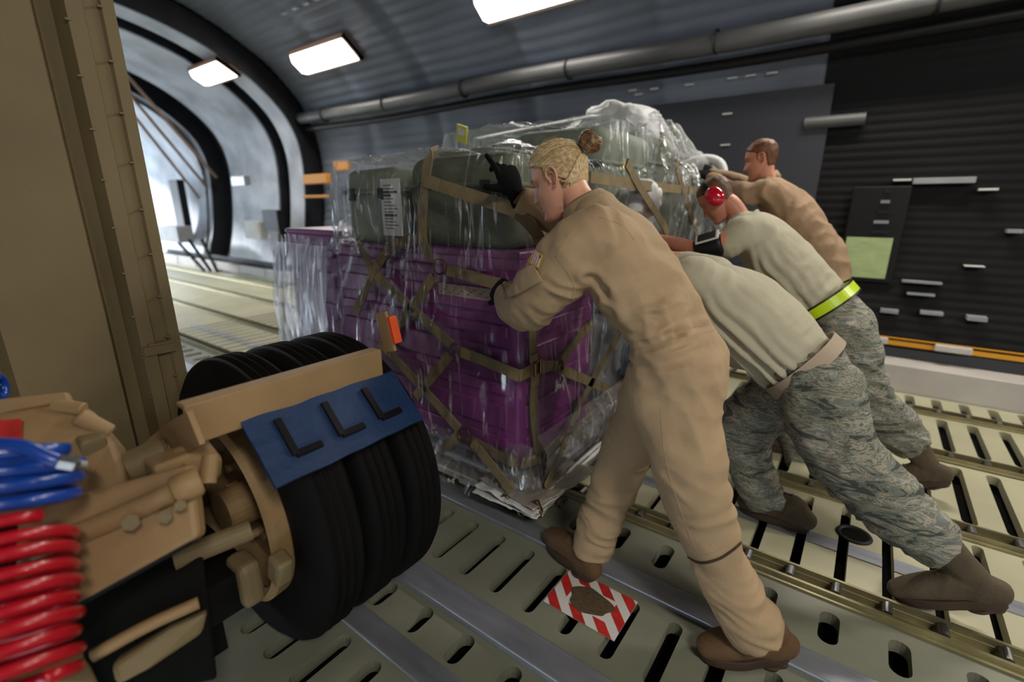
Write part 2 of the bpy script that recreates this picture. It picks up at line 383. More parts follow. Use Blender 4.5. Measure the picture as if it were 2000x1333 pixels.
# outside apron seen through the open nose, and the ramp
b = MB(); b.box((-45,2,-1.6), (55,60,.1)); tag(b.build('ground', M['cloud']), kind='structure')
b = MB(); b.box((-19.5,1.9,-.55), (5.0,4.6,.06), Matrix.Rotation(-.2,3,'Y')); tag(b.build('ramp', M['whitep']), 'pale loading ramp sloping down at the bright open nose', 'ramp')
b = MB(); b.box((-17.2,1.9,3.9), (.3,6.4,2.3)); struct_ = tag(b.build('wall_front', M['frame']), kind='structure')
# slate panel, charcoal sections of the wall
def wy(z):
    S = PROF
    for i in range(mid):
        if S[i][1] <= z <= S[i+1][1]:
            k = (z-S[i][1])/(S[i+1][1]-S[i][1]); return S[i][0]+(S[i+1][0]-S[i][0])*k
    return S[0][0]
def wallpatch(name, x0, x1, z0, z1, off, m, lab=None, cat_=None, parent=None, th=.02):
    b = MB()
    n = max(2, int((z1-z0)/.2)+1); rings = []
    for i in range(n):
        z = z0+(z1-z0)*i/(n-1); y = wy(z)-off; rings.append([V((x0,y,z)), V((x1,y,z)), V((x1,y+th,z)), V((x0,y+th,z))])
    b.rings(rings); o = b.build(name, m, parent)
    if lab: tag(o, lab, cat_)
    return o
def WP(px, py, off=.08): # point on the far wall
    p = at(px, py, Y=5.2)
    for _ in range(4): p = at(px, py, Y=wy(p.z)-off)
    return p
a = WP(1175, 200); c_ = WP(1590, 400)
sp = wallpatch('wall_panel', a.x, c_.x, .9, WP(1400,190).z, .06, M['panel'], 'large smooth slate grey panel on the far wall behind the two rear pushers', 'panel')
for (px, py) in ((1235,176),(1247,184),(1277,173),(1346,165),(1430,152),(1466,147),(1508,142),(1420,222),(1327,266),(1416,283)):
    p = WP(px, py); b = MB(); b.box((p.x, p.y+.01, p.z), (.085,.016,.012)); tag(b.build('reflective_mark', M['paper']), 'short pale reflective strip on the slate grey wall panel', 'marking', 'pale strips on the slate grey wall panel')
# green placard in a dark cabinet bay
a = WP(1655,462); c_ = WP(1728,545)
cabx0, cabx1 = a.x-.02, c_.x+.05
cb = empty('wall_cabinet', (a.x, 5.0, .7), 'black recessed equipment bay with lime placard on the far wall', 'cabinet')
z0, z1 = c_.z-.04, WP(1690,365).z
b = MB(); b.box(((cabx0+cabx1)/2, 5.12, (z0+z1)/2), (cabx1-cabx0, .12, z1-z0)); b.build('cabinet_body', M['black'], cb, bevel=.01)
b = MB(); b.box(((a.x+c_.x)/2, 5.05, (a.z+c_.z)/2), (c_.x-a.x, .012, a.z-c_.z)); pl = b.build('placard', M['lime'], cb); pl['label'] = 'lime green placard'
for k in range(5):
    b = MB(); z = z0+.42+k*.08; b.box(((cabx0+cabx1)/2+.04, 5.05, z), (.12-.02*k%3, .02, .025)); b.build('gauge', M['steel'] if k % 2 else M['frame'], cb)
# small wall fittings
for (x0,x1,y,lab) in ((1570,1690,240,'short dark horizontal tube on the far wall left of the quilting'),):
    p, q = WP(x0,y,.12), WP(x1,y-8,.12); b = MB(); b.cyl((p.x,p.y+.06,p.z),(q.x,p.y+.06,p.z),.05); tag(b.build('pipe', M['pipe'], smooth=False), lab, 'pipe')
def placard(px0, py0, px1, py1, m, lab, group=None):
    p, q = WP(px0,py0,.1), WP(px1,py1,.1); b = MB(); b.box(((p.x+q.x)/2, p.y+.04, (p.z+q.z)/2), (abs(q.x-p.x), .10, abs(p.z-q.z)))
    return tag(b.build('wall_label', m), lab, 'label', group)
placard(1785,348,1905,357,M['grey'],'long pale horizontal label high on the charcoal wall')
placard(1745,350,1780,353,M['paper'],'bright thin strip left of the long pale wall label')
placard(1912,368,1950,372,M['paper'],'bright thin strip right of the long pale wall label')
placard(1762,548,1840,557,M['grey'],'upper pale strip of the stack beside the lime placard')
placard(1772,572,1826,580,M['grey'],'middle pale strip of the stack beside the lime placard')
placard(1798,608,1842,618,M['grey'],'lower pale strip of the stack beside the lime placard')
placard(1720,604,1754,614,M['grey'],'small square grey label low on the wall left of the pale strips')
placard(1890,618,1928,630,M['grey'],'small square grey label low on the wall at the far right')
placard(1884,519,1924,523,M['paper'],'thin bright strip on the charcoal wall right of the lime placard')
placard(1968,448,1998,456,M['grey'],'pale label at the right edge of the wall')
# cushions/ribs low relief across the charcoal wall
# main duct
p0, p1 = at(650,225,Y=4.95), at(2000,-14,Y=4.95)
b = MB(); pts = [p0.lerp(p1, k/30) for k in range(31)]
pts = [V((x, 4.92, 2.80+.015*sin(x*1.3))) for x in [-8.1+k*.45 for k in range(28)]]
dz = at(1300,100,Y=4.92).z; pts = [V((p.x, 4.92, p.z-2.80+dz)) for p in pts]
b.tube(pts, .085, 16)
duct = b.build('duct', M['pipe'], smooth=True); tag(duct, 'long grey metal duct running along the top of the far wall', 'pipe')
b = MB(); b.tube([V((p.x, 5.0, p.z-.16)) for p in pts], .045, 10); tag(b.build('cable_bundle', M['black'], smooth=True), 'dark cable bundle strung just beneath the long grey duct', 'cable')
for k in range(9):
    x = -7.4+k*1.5; b = MB(); b.torus((x,4.92,dz),(1,0,0),.092,.012,20,6); b.box((x,5.05,dz+.02),(.05,.22,.05)); 
    o = b.build('duct_clamp', M['frame'], duct)
# ceiling lamps
def lamp(px, py, Y, lab, ln=1.15):
    p = at(px, py, Y=Y); i = min(range(mid), key=lambda i: (PROF[i][0]-p.y)**2+(PROF[i][1]-p.z)**2)
    return lamp_at(p.x, i, lab, ln)
def lamp_at(x, i, lab, ln=1.15, off=.10, k=1.0):
    y, z = PROF[i]; a = PROF[i-1]; c = PROF[i+1]; t = V((0, c[0]-a[0], c[1]-a[1])).normalized(); n = V((0, -t.z, t.y)); 
    if n.dot(V((0,1.9-y,1.2-z))) < 0: n = -n
    o = V((x, y, z))+n*off; e = empty('ceiling_light', o, lab, 'lamp')
    rot = Matrix((V((1,0,0)), t, n)).transposed()
    b = MB(); b.box(o-n*.03, (ln+.07, .38, .06), rot)
    for s_ in (-.4,.4): b.box(o-n*(.03+off/2-.02)+V((ln*s_,0,0)), (.06,.06,off-.02), rot); b.build('housing', M['lampf'], e)
    b = MB(); pr = [(-.16,0),(-.09,.055),(.09,.055),(.16,0)]
    ring = lambda xx: [o+rot@V((xx, q[0], q[1])) for q in pr]
    b.rings([ring(-ln/2), ring(ln/2)]); b.build('diffuser', M['lamp'], e, fix=True)
    l = bpy.data.lights.new('lamp_light', 'AREA'); l.shape = 'RECTANGLE'; l.size = ln; l.size_y = .3; l.energy = 34*LK*k; l.color = (1,.93,.83)
    lo = bpy.data.objects.new('lamp_light', l); C.objects.link(lo); lo.location = o+n*.075; lo.rotation_euler = (-n).to_track_quat('Z','X').to_euler()
    q = n.to_track_quat('-Z','Y'); lo.rotation_euler = q.to_euler(); lo.parent = e; lo.matrix_parent_inverse = Matrix.Translation(-o)
    return e
LK = 1.0
li = min(range(mid), key=lambda i: abs(PROF[i][0]-4.45)+abs(PROF[i][1]-3.55))
lx2 = None
def xat(px, py):
    y, z = PROF[li]; d = ray(px, py); t = (z-.1-H)/d.z; return (V((0,0,H))+d*t).x
lamp_at(-6.62, li, 'bright ceiling lamp in the middle of the row of three', 1.25, k=1.3)
lamp_at(-3.1, li, 'bright ceiling lamp cut by the top edge of the picture', 1.25, k=1.1)
lamp_at(-8.75, li+3, 'bright ceiling lamp at the far left under the pale frame', .95, off=.42)
lamp_at(0.0, li, 'ceiling lamp above the pushers, out of the picture', 1.25, k=1.7)
lamp_at(3.3, li, 'ceiling lamp of the far row aft of the pushers', 1.25, k=2.6)
lamp_at(2.0, NP-li, 'ceiling lamp of the near row aft of the camera', 1.25, k=2.1)
lamp_at(4.6, NP-li, 'aftmost ceiling lamp of the near row', 1.25, k=1.5)
# row of small fasteners on the ceiling near the middle lamp
for k in range(10):
    p = at(560+k*21, 98-k*9.5, Y=3.9); q = MB(); q.box((p.x, 3.92, 3.83), (.11,.05,.02)); tag(q.build('ceiling_fitting', M['grey']), 'small pale fitting in the row along the ceiling above the middle lamp', 'fitting', 'pale fittings in a row on the ceiling')
# ---------------------------------------------------------------- floor
XA, XB = -15.5, 5.5
def struct(name, b, m, **k): return tag(b.build(name, m, **k), kind='structure')
b = MB(); b.box(((XA+XB)/2, 1.9, -.10), (XB-XA, 6.3, .02)); struct('floor', b, M['pit'])
def plate(y0, y1, rows, pitch, x0, x1, m, skip=(), zt=0.0, ph=0, z1=-.05):
    """deck plank with stadium slots; rows = (ya, yb, width)"""
    b = MB(); n = int((x1-x0)/pitch); ys = [y0]
    rows = sorted(rows)
    for i, r in enumerate(rows): ys.append((r[1]+(rows[i+1][0] if i+1 < len(rows) else 2*y1-r[1]))/2)
    for i in range(n):
        xa = x0+i*pitch; xb = xa+pitch
        for j, (ra, rb, w) in enumerate(rows):
            ya, yb = ys[j], ys[j+1]; cx = (xa+xb)/2; k = 8; inner = []
            r = w/2
            for t in range(k): an = -pi/2-pi/2+pi*t/(k-1); inner.append(V((cx+r*cos(an), ra+r+r*sin(an), zt)))
            for t in range(k): an = 0+pi*t/(k-1); inner.append(V((cx+r*cos(an), rb-r+r*sin(an), zt)))
            # matching outer points: project to the cell rectangle
            outer = []
            for p in inner:
                s_ = (p.x-cx)/r; 
                if p.y < (ra+rb)/2: outer.append(V((cx+(xb-xa)/2*max(-1,min(1,s_*1.0)), ya if abs(s_) < .999 else ya, zt)))
                else: outer.append(V((cx+(xb-xa)/2*max(-1,min(1,s_*1.0)), yb, zt)))
            n0 = len(b.v); b.v += inner+outer+[V((p.x,p.y,z1)) for p in inner]; K = len(inner)
            for t in range(K):
                u = (t+1) % K; b.face([n0+t, n0+K+t, n0+K+u, n0+u]); b.face([n0+t, n0+u, n0+2*K+u, n0+2*K+t])
    return b
fl = []
def slot_plate(y0, y1, rows, pitch, m, x0=-6.6, x1=3.0, ph=0):
    struct('floor', plate(y0, y1, rows, pitch, x0+ph, x1+ph, m), M[m] if isinstance(m, str) else m, fix=False)
    bb = MB(); bb.box(((x1+ph+XB)/2, (y0+y1)/2, -.025), (XB-x1-ph, y1-y0, .05)); struct('floor', bb, M[m])
    bb = MB(); bb.box(((XA+x0+ph)/2, (y0+y1)/2, -.025), (x0+ph-XA, y1-y0, .05)); struct('floor', bb, M[m])
slot_plate(-1.25,.45,[(.0,.3,.06)],.16,'deckg')
slot_plate(.45,.83,[(.50,.72,.06)],.16,'deckg')
slot_plate(.83,.99,[(.85,.975,.062)],.2,'deckg')
slot_plate(1.10,1.50,[(1.17,1.455,.052)],.158,'deckg', ph=.02)
slot_plate(1.60,1.93,[(1.68,1.84,.062)],.2,'deckg')
for i, (y0, y1) in enumerate(((2.0,2.68),(2.80,3.50),(3.66,4.28),(4.42,4.72))):
    slot_plate(y0, y1, [(y0+.03, y1-.03, .040 if i == 0 else .06)], .158, 'deck')
# blue-grey raised strips (thin bars along the hold)
for i, (y0, y1, z) in enumerate(((.74,.83,.012),(.99,1.10,.03),(1.50,1.60,.02))):
    bb = MB(); bb.box(((XA+XB)/2, (y0+y1)/2, z/2-.01), (XB-XA, y1-y0, z+.02)); struct('trim_%d' % (10+i), bb, M['rail'], bevel=.006)
bb = MB(); bb.box(((XA+XB)/2, 2.25, .001), (XB-XA, .075, .004)); 
bars = MB()
k = -6.6
n = int(9.6/.158)
for i in range(n):
    xc = -6.6+i*.158; bars.box((xc, 2.28, .002), (.118, .085, .004))
struct('trim_14', bars, M['rail'])
# roller tracks
ro = MB(); ro.cyl((0,-.028,0),(0,.028,0),.016,14); rme = ro.mesh('roller'); rme.materials.append(M['steel'])
names = {1.965:'nearest roller track, running under the woman in the tan suit',2.74:'roller track passing under the pushers in sand shirts',3.58:'roller track beyond the rear boot of the ear muff wearer',4.35:'farthest roller track beside the white sill'}
for y, lab in names.items():
    t = empty('roller_track', (0, y, 0), lab, 'roller track')
    b = MB()
    for s in (-1, 1):
        b.box(((XA+XB)/2, y+s*.045, .0), (XB-XA, .012, .05)); b.box(((XA+XB)/2, y+s*.058, .005), (XB-XA, .03, .008))
    b.box(((XA+XB)/2, y, -.03), (XB-XA, .09, .01))
    b.build('rail', M['railb'], t)
    for i in range(42):
        o = bpy.data.objects.new('roller', rme); C.objects.link(o); o.parent = t; o.location = (-4.0+i*.158, 0, .012)
# white sill, dark gap and yellow rail at the foot of the wall
b = MB(); b.box(((XA+XB)/2, 4.90, .10), (XB-XA, .34, .24)); 
for x in [XA+.3+k*1.1 for k in range(19)]: b.box((x, 4.73, .11), (.05,.02,.22))
struct('baseboard_right', b, M['whitep'], bevel=.006)
b = MB(); b.box(((XA+XB)/2, 5.03, .26), (XB-XA, .1, .10)); struct('trim_15', b, M['panel'])
b = MB(); b.box(((XA+XB)/2, 4.965, .345), (XB-XA, .02, .036)); b.box(((XA+XB)/2, 4.965, .385), (XB-XA, .02, .008)); struct('trim_16', b, M['yellow'])
b = MB(); b.box(((XA+XB)/2, 4.76, .012), (XB-XA, .05, .03)); struct('trim_17', b, M['rail'])
for i, px in enumerate((1705, 1870)):
    p = at(px, 648, Y=4.95); b = MB(); b.box((p.x, 4.93, .36), (.22, .06, .05), bev=.008); tag(b.build('sill_bracket', M['whitep']), ['white bracket on the yellow rail just right of the yellow belt', 'white bracket on the yellow rail further right'][i], 'bracket')
# tie-down ring in the deck
p = at(1668, 1046, Z=0); t = empty('tie_down_ring', p, 'dark oval tie-down cup in the cream deck behind the bent man', 'tie-down ring')
b = MB(); b.lathe(p+V((0,0,.003)), (0,0,1), [(.05,.0),(.056,.006),(.066,.006),(.07,0)], 40); b.build('rim', M['frame'], t, smooth=True)
b = MB(); b.cyl(p+V((0,0,-.01)), p+V((0,0,.004)), .05, 32); b.build('cup', M['pit'], t)
# hazard marking
hz = empty('floor_sticker', (-.635,1.355,.003), 'red and white striped square floor sticker, worn brown in its middle', 'sticker')
def clipq(x0, x1, y0, y1, k0, k1):
    poly = [V((x0,y0)),V((x1,y0)),V((x1,y1)),V((x0,y1))]
    for sg, kk in ((1,k0),(-1,k1)):
        out = []
        for i in range(len(poly)):
            a, c = poly[i], poly[(i+1) % len(poly)]; da = sg*(a.x+a.y-kk); dc = sg*(c.x+c.y-kk)
            if da >= 0: out.append(a)
            if da*dc < 0: out.append(a.lerp(c, da/(da-dc)))
        poly = out
        if not poly: return []
    return poly
wb = MB(); wb.box((-.635,1.355,.002),(.29,.21,.002)); wb.build('backing', M['paper'], hz)
rb = MB()
for (x0,x1,y0,y1) in ((-.78,-.49,1.25,1.30),(-.78,-.49,1.41,1.46),(-.78,-.72,1.30,1.41),(-.55,-.49,1.30,1.41)):
    k = -.2
    while k < 1.2:
        q = clipq(x0,x1,y0,y1,k,k+.05)
        if len(q) > 2: rb.prism([(p.x,p.y) for p in q], .003, .0042)
        k += .10
rb.build('stripes', M['red'], hz)
cbm = MB(); poly = [(-.635+.085*cos(a)*(1+.12*sin(5*a)), 1.355+.06*sin(a)*(1+.15*sin(3*a+1))) for a in [2*pi*i/40 for i in range(40)]]
cbm.prism(poly, .0042, .0055); w = cbm.build('worn_patch', mat('worn_brown', (.10,.065,.03), .8, bump=.6, bscale=60, var=.6, vscale=50, stretch=(1,6,1)), hz); w['label'] = 'worn brown patch'
# ---------------------------------------------------------------- things near the nose
def Wbox(name, px0, py0, px1, py1, Y, dep, m, lab, cat_, bev=.01):
    p, q = at(px0,py0,Y=Y), at(px1,py1,Y=Y); b = MB(); b.box(((p.x+q.x)/2, Y+dep/2, (p.z+q.z)/2), (abs(p.x-q.x), dep, abs(p.z-q.z)), bev=bev); return tag(b.build(name, m), lab, cat_)
Wbox('door_opening', 328, 352, 366, 470, 4.45, .15, M['black'], 'tall black opening in the pale nose section', 'doorway')
Wbox('equipment_box', 475, 432, 506, 468, 4.5, .18, M['white'], 'white square box mounted between the nose frames', 'box')
Wbox('equipment_box', 510, 410, 545, 452, 4.55, .12, M['black'], 'black box beside the white square box on the nose wall', 'box')
Wbox('equipment_box', 450, 345, 478, 362, 4.5, .12, M['steel'], 'small shiny box high on the nose wall', 'box')
Wbox('equipment_box', 590, 342, 638, 358, 4.70, .10, M['amber'], 'amber fitting on the wall at the last dark frame', 'box')
Wbox('equipment_box', 590, 382, 640, 386, 4.70, .06, M['amber'], 'thin amber strip under the amber fitting', 'strip')
Wbox('equipment_box', 650, 316, 680, 332, 5.0, .06, M['amber'], 'small amber tag on the wall left of the cargo', 'tag')
Wbox('equipment_box', 303, 440, 350, 475, 4.0, .3, M['grey'], 'grey box at the foot of the open nose beside the vehicle', 'box')
Wbox('floor_box', 450, 535, 560, 556, 4.55, .18, M['greenl'], 'low green grey box on the sill ahead of the cargo', 'box')
for k in range(3):
    a_, c_ = at(345+k*25, 470, Y=4.2-k*.1), at(400+k*12, 530, Z=.0); b = MB(); b.cyl(a_, c_, .035, 8); tag(b.build('strut', M['frame']), 'dark diagonal strut at the open nose', 'strut', 'dark diagonal struts at the open nose')
for k in range(3):
    b = MB(); x = -10.6-k*.5; b.tube([(x,1.9,4.0),(x-.2,3.4,3.6),(x-.6,4.75,2.0-k*.2)], .03, 8); tag(b.build('cable', M['kraft'], smooth=True), 'thin brown cable looped over the nose frames', 'cable', 'brown cables looped over the nose frames')
# ================================================================ CARGO
CX, CY = -1.19, 1.65        # near corner of the purple crate
b = MB(); b.box((-2.36, 2.97, .075), (2.60, 2.72, .045), bev=.008)
for i in range(9): b.box((-1.055, 1.75+i*.3, .075), (.03,.07,.03))
for i in range(9): b.box((-1.2-i*.29, 1.605, .075), (.07,.03,.03))
pal = tag(b.build('cargo_pallet', M['alu']), 'flat metal air cargo pallet under the wrapped load', 'pallet')
# cardboard / board dunnage packed between pallet and crate
random.seed(3)
for k, (dx, dy, dz, rz, m) in enumerate(((0,0,.115,.02,'white'),(-.03,.03,.155,-.03,'alu'),(-.01,.01,.19,.01,'kraft'))):
    b = MB(); b.box((-2.33+dx, 2.95+dy, dz), (2.36-k*.07, 2.5-k*.08, .034), Matrix.Rotation(rz*.3,3,'Z'), bev=.012)
    b.v = [v+V((0,0,.012*noise.noise(v*3))) for v in b.v]
    tag(b.build('dunnage_board', M[m]), ['lowest flattened board sheet lying on the metal pallet','middle board sheet between pallet and purple crate','topmost board sheet directly under the purple crate'][k], 'board')
def crate(x0, x1, y0, y1, z0, z1, m, ribs, root_lab, nm='storage_crate'):
    e = empty(nm, ((x0+x1)/2, (y0+y1)/2, z0), root_lab, 'crate')
    b = MB(); b.box(((x0+x1)/2,(y0+y1)/2,(z0+z1)/2),(x1-x0,y1-y0,z1-z0), bev=.018); b.build('body', m, e)
    for k, (zc, h) in enumerate(ribs):
        b = MB(); b.box(((x0+x1)/2-.01, y0-.006, zc), (x1-x0-.09, .022, h), bev=.007); b.build('side_panel', m, e)
        b = MB(); b.box((x1+.006, (y0+y1)/2, zc), (.022, y1-y0-.10, h), bev=.007); b.build('end_panel', m, e)
    b = MB(); b.box(((x0+x1)/2,(y0+y1)/2,z1+.006),(x1-x0+.02,y1-y0+.02,.035), bev=.012); b.build('lid', m, e)
    return e
pc = crate(-2.50, CX, CY, 2.36, .235, 1.235, M['purple'], ((1.15,.05),(1.03,.10),(.90,.055),(.76,.12),(.62,.055),(.48,.12),(.345,.06)), 'large purple ribbed plastic crate at the near corner of the pallet')
p, q = at(856,552,Y=CY-.02), at(965,590,Y=CY-.02)
b = MB(); b.box(((p.x+q.x)/2, CY-.0185, (p.z+q.z)/2), (q.x-p.x, .005, .055)); w = b.build('shipping_label', M['kraft'], pc); w['label'] = 'long pinkish paper label'
for k in range(16):
    xx = p.x+.02+(q.x-p.x-.04)*k/16; b = MB() if k == 0 else b; b.box((xx, CY-.0212, (p.z+q.z)/2+.012*(k % 3-1)), (.012+.008*(k % 2), .001, .004))
b.build('label_print', M['ink'], pc)
crate(-3.13, -2.56, CY+.06, 2.36, .235, 1.28, M['purple'], ((1.16,.05),(1.0,.1),(.8,.1),(.6,.1),(.4,.1)), 'second purple crate at the far left end of the load')
def trunk(x0, x1, y0, y1, z0, z1, m, lab, r=.05, nm='transit_case', ribz=()):
    e = empty(nm, ((x0+x1)/2,(y0+y1)/2,z0), lab, 'case')
    b = MB(); b.box(((x0+x1)/2,(y0+y1)/2,(z0+z1)/2),(x1-x0,y1-y0,z1-z0), bev=r)
    b.v = [v+V((noise.noise(v*4), noise.noise(v*4+V((9,0,0))), noise.noise(v*4+V((0,9,0)))))*.012 for v in b.v]; bo = b.build('body', m, e, smooth=True); bo.modifiers.new('w', 'WEIGHTED_NORMAL')
    z = z1-(z1-z0)*.32
    b = MB(); pr = [(x0,y0),(x1,y0),(x1,y1),(x0,y1)]
    b.box(((x0+x1)/2,(y0+y1)/2,z),(x1-x0+.022,y1-y0+.022,.022), bev=.009); b.build('lid_seam', m, e)
    for s in (.2,.8):
        b = MB(); b.box((x0+(x1-x0)*s, y0-.012, z-.01),(.05,.016,.06), bev=.005); b.build('latch', M['frame'], e)
    return e
g1 = trunk(-2.30,-1.90,1.60,2.25,1.26,1.63,M['greenl'],'pale sage case with a white printed label at the left end of the upper layer')
p, q = at(738,350,Y=1.57), at(782,462,Y=1.57)
b = MB(); b.box(((p.x+q.x)/2, 1.585, (p.z+q.z)/2), (q.x-p.x, .008, p.z-q.z)); w = b.build('printed_label', M['paper'], g1); w['label'] = 'white printed label'
b = MB()
for k in range(14):
    wd = (.08 if k in (3,4) else .10)*(.6+.4*((k*7) % 5)/4); zz = p.z-.03-k*(p.z-q.z-.05)/14; b.box((p.x+.02+wd/2, 1.5800, zz), (wd, .002, .012 if k in (2,3,9) else .004))
b.build('label_print', M['ink'], g1)
trunk(-1.84,-1.22,1.63,2.30,1.26,1.66,M['green'],'large dark olive case behind the raised black glove', r=.07)
trunk(-2.45,-1.85,2.36,3.0,1.26,1.80,M['greenl'],'sage case in the second row, left of the tall pile', r=.07)
trunk(-1.80,-1.20,2.40,3.1,1.26,1.86,M['greenl'],'sage case in the second row behind the dark olive case', r=.09)
trunk(-1.95,-1.30,3.15,3.9,1.30,1.93,M['green'],'olive case at the top of the tall pile', r=.10)
trunk(-3.1,-2.4,3.1,4.2,.25,1.5,M['greenl'],'bulky sage bale hidden at the back left of the load', r=.1)
# soft bags on the end of the load
def bag(c, d, m, lab, rz=0, sc=3.2, am=.25, nm='duffel_bag', cat_='bag'):
    b = MB(); n = 26
    def f(u, v):
        th = 2*pi*u; ph = -pi/2+pi*v; p = V((abs(cos(ph))**.6*(cos(th) if 1 else 0), abs(cos(ph))**.6*sin(th), sin(ph)))
        k = abs(cos(th))**4+abs(sin(th))**4; p.x /= k**.18; p.y /= k**.18; p.z = (1 if p.z > 0 else -1)*abs(p.z)**.7
        w = V((p.x*d[0]/2, p.y*d[1]/2, p.z*d[2]/2)); 
        return w*(1+am*noise.noise((w+V(c))*sc)+am*.45*ridged((w+V(c))*sc*2.6))
    b.grid(f, n*2, n, cu=True); R_ = Matrix.Rotation(rz, 3, 'Z'); b.v = [V(c)+R_@v for v in b.v]
    return tag(b.build(nm, m, smooth=True), lab, cat_)
bag((-1.62,3.45,.62),(.9,.85,.82),M['bluet'],'dark blue grey bundle beside the purple crate on the open end of the load')
bag((-1.60,2.75,.48),(.75,.66,.5),M['grey'],'low grey bundle tucked behind the purple crate at pallet level')
bag((-1.55,4.02,.70),(.8,.68,.95),M['greenl'],'sage bundle at the rear corner of the load')
bag((-1.50,4.02,1.48),(.62,.72,.52),M['green'],'olive duffel on the rear upper corner of the load, above the ear muff wearer')
bag((-1.50,3.35,1.22),(.60,.62,.34),M['greenl'],'sage roll under the horizontal strap near the ear muffs')
bag((-1.47,2.72,1.10),(.52,.66,.34),M['white'],'white crumpled bag on the open end of the load behind the woman')
p = at(1252,392,Y=2.75)
bag((p.x-.08,p.y,p.z),(.26,.24,.17),M['white'],'small white knotted bag behind the woman\'s shoulder', am=.5, sc=9)
p = at(1246,232,Y=3.4); bag((p.x-.1,p.y,p.z-.05),(.40,.44,.26),M['white'],'white bundle crowning the top of the pile', am=.35, sc=5)
p = at(1205,322,Y=2.7); bag((p.x,p.y,p.z),(.12,.12,.08),M['green2'],'small yellow and green bundle behind the hair bun', am=.4, sc=12)
p = at(902,262,Y=2.36); b = MB(); b.box(p, (.085,.012,.10), Matrix.Rotation(.3,3,'Y')@Matrix.Rotation(.2,3,'X')); e = tag(b.build('tag_board', M['green2']), 'yellow tag standing on top of the load', 'tag')
b = MB(); b.box(p+V((.005,-.009,.01)), (.05,.006,.035), Matrix.Rotation(.3,3,'Y')@Matrix.Rotation(.2,3,'X')); b.build('tag_window', M['paper'], e)
# dark curved hose loop at the far corner
b = MB(); c0 = at(1375,345,Y=4.1); b.tube([c0+V((-.25,0,-.18)), c0+V((-.2,0,.05)), c0+V((-.03,0,.13)), c0+V((.12,0,.08)), c0+V((.16,0,-.1))] if 0 else cat([c0+V((-.25,0,-.18)), c0+V((-.2,0,.05)), c0+V((-.03,0,.13)), c0+V((.12,0,.08)), c0+V((.16,0,-.12))],5), .035, 10)
tag(b.build('packing_roll', M['white'], smooth=True), 'pale curved roll arching over the rear upper corner of the load', 'roll')
# ---------------------------------------------------------------- clear film
def perim(x0, x1, y0, y1, r, s):
    """point and normal on a rounded rectangle, s in 0..1"""
    w, d = x1-x0-2*r, y1-y0-2*r; segs = [w, pi*r/2, d, pi*r/2, w, pi*r/2, d, pi*r/2]; L = sum(segs); t = (s % 1)*L; i = 0
    while t > segs[i]: t -= segs[i]; i = (i+1) % 8
    cs = [(x1-r,y0+r,-pi/2),(x1-r,y1-r,0),(x0+r,y1-r,pi/2),(x0+r,y0+r,pi)]
    if i == 0: return V((x0+r+t, y0, 0)), V((0,-1,0))
    if i == 2: return V((x1, y0+r+t, 0)), V((1,0,0))
    if i == 4: return V((x1-r-t, y1, 0)), V((0,1,0))
    if i == 6: return V((x0, y1-r-t, 0)), V((-1,0,0))
    cx, cy, a0 = cs[(i-1)//2]; a = a0+t/r; return V((cx+r*cos(a), cy+r*sin(a), 0)), V((cos(a), sin(a), 0))
def wrap(name, x0, x1, y0, y1, rows, m, lab, top=0, nu=620, amp=.02, seed=0, dirs=(.6,0,1), r=.05, f=7, open_=False, sag=None):
    """rows: (z, outward) profile, closed by a crumpled top sheet when top > 0"""
    b = MB(); rr = []
    Z = cat([V((z, o, 0)) for z, o in rows], 10)
    rings = []
    for q in Z:
        ring = []
        for i in range(nu):
            p, n = perim(x0, x1, y0, y1, r, i/nu); w = V((p.x, p.y, q.x))
            tang = V((-n.y, n.x, 0)); s = w.dot(tang)
            # pleats fan from the corner: long in one direction, sharp across
            a = ridged(V((s*f*1.0 + q.x*f*.55*noise.noise(w*.9+V((seed,0,0))), q.x*1.3, seed+n.x*3)))
            c = ridged(V((s*f*2.7-q.x*2.2, q.x*3.1, seed+7+n.y*3)))
            d = noise.noise(w*2.2+V((seed,3,1)))
            out = q.y+amp*(max(0, a)**2*1.5+.5*max(0,c)**1.6+d*.7)
            pp = p+n*max(.004, out)
            ring.append(V((pp.x, pp.y, q.x+(amp*.9*noise.noise(w*3+V((seed,0,4)))))))
        rings.append(ring)
    if top:
        cx, cy = (x0+x1)/2, (y0+y1)/2; last = rings[-1]
        for k in range(1, 26):
            t = k/26; ring = []
            for p in last:
                q = p.lerp(V((cx,cy,p.z)), t); q.z = p.z+top(q.x, q.y, t)+amp*1.3*(1-abs(2*ridged(V((q.x*4,q.y*3,seed)))-1))*min(1,t*6)
                ring.append(q)
            rings.append(ring)
    b.rings(rings, cap=False); return tag(b.build(name, m, smooth=True, fix=False), lab, 'plastic film')
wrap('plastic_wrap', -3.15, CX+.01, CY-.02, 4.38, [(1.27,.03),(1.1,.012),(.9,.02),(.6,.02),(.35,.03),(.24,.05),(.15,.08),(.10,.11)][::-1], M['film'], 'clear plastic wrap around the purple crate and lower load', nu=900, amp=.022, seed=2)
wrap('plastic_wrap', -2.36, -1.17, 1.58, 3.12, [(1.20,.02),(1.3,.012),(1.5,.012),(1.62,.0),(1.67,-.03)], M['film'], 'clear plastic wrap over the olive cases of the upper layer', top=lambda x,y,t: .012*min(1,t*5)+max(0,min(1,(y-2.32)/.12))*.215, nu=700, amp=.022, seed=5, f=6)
wrap('plastic_wrap', -2.0, -1.12, 3.08, 4.42, [(1.20,.05),(1.4,.03),(1.6,.02),(1.72,-.03),(1.78,-.10)], M['film2'], 'milky crumpled wrap draped over the tall rear pile', top=lambda x,y,t: .21*min(1,t*2.6)*max(0,min(1,(4.15-y)/.3)), nu=500, amp=.045, seed=9, f=5)
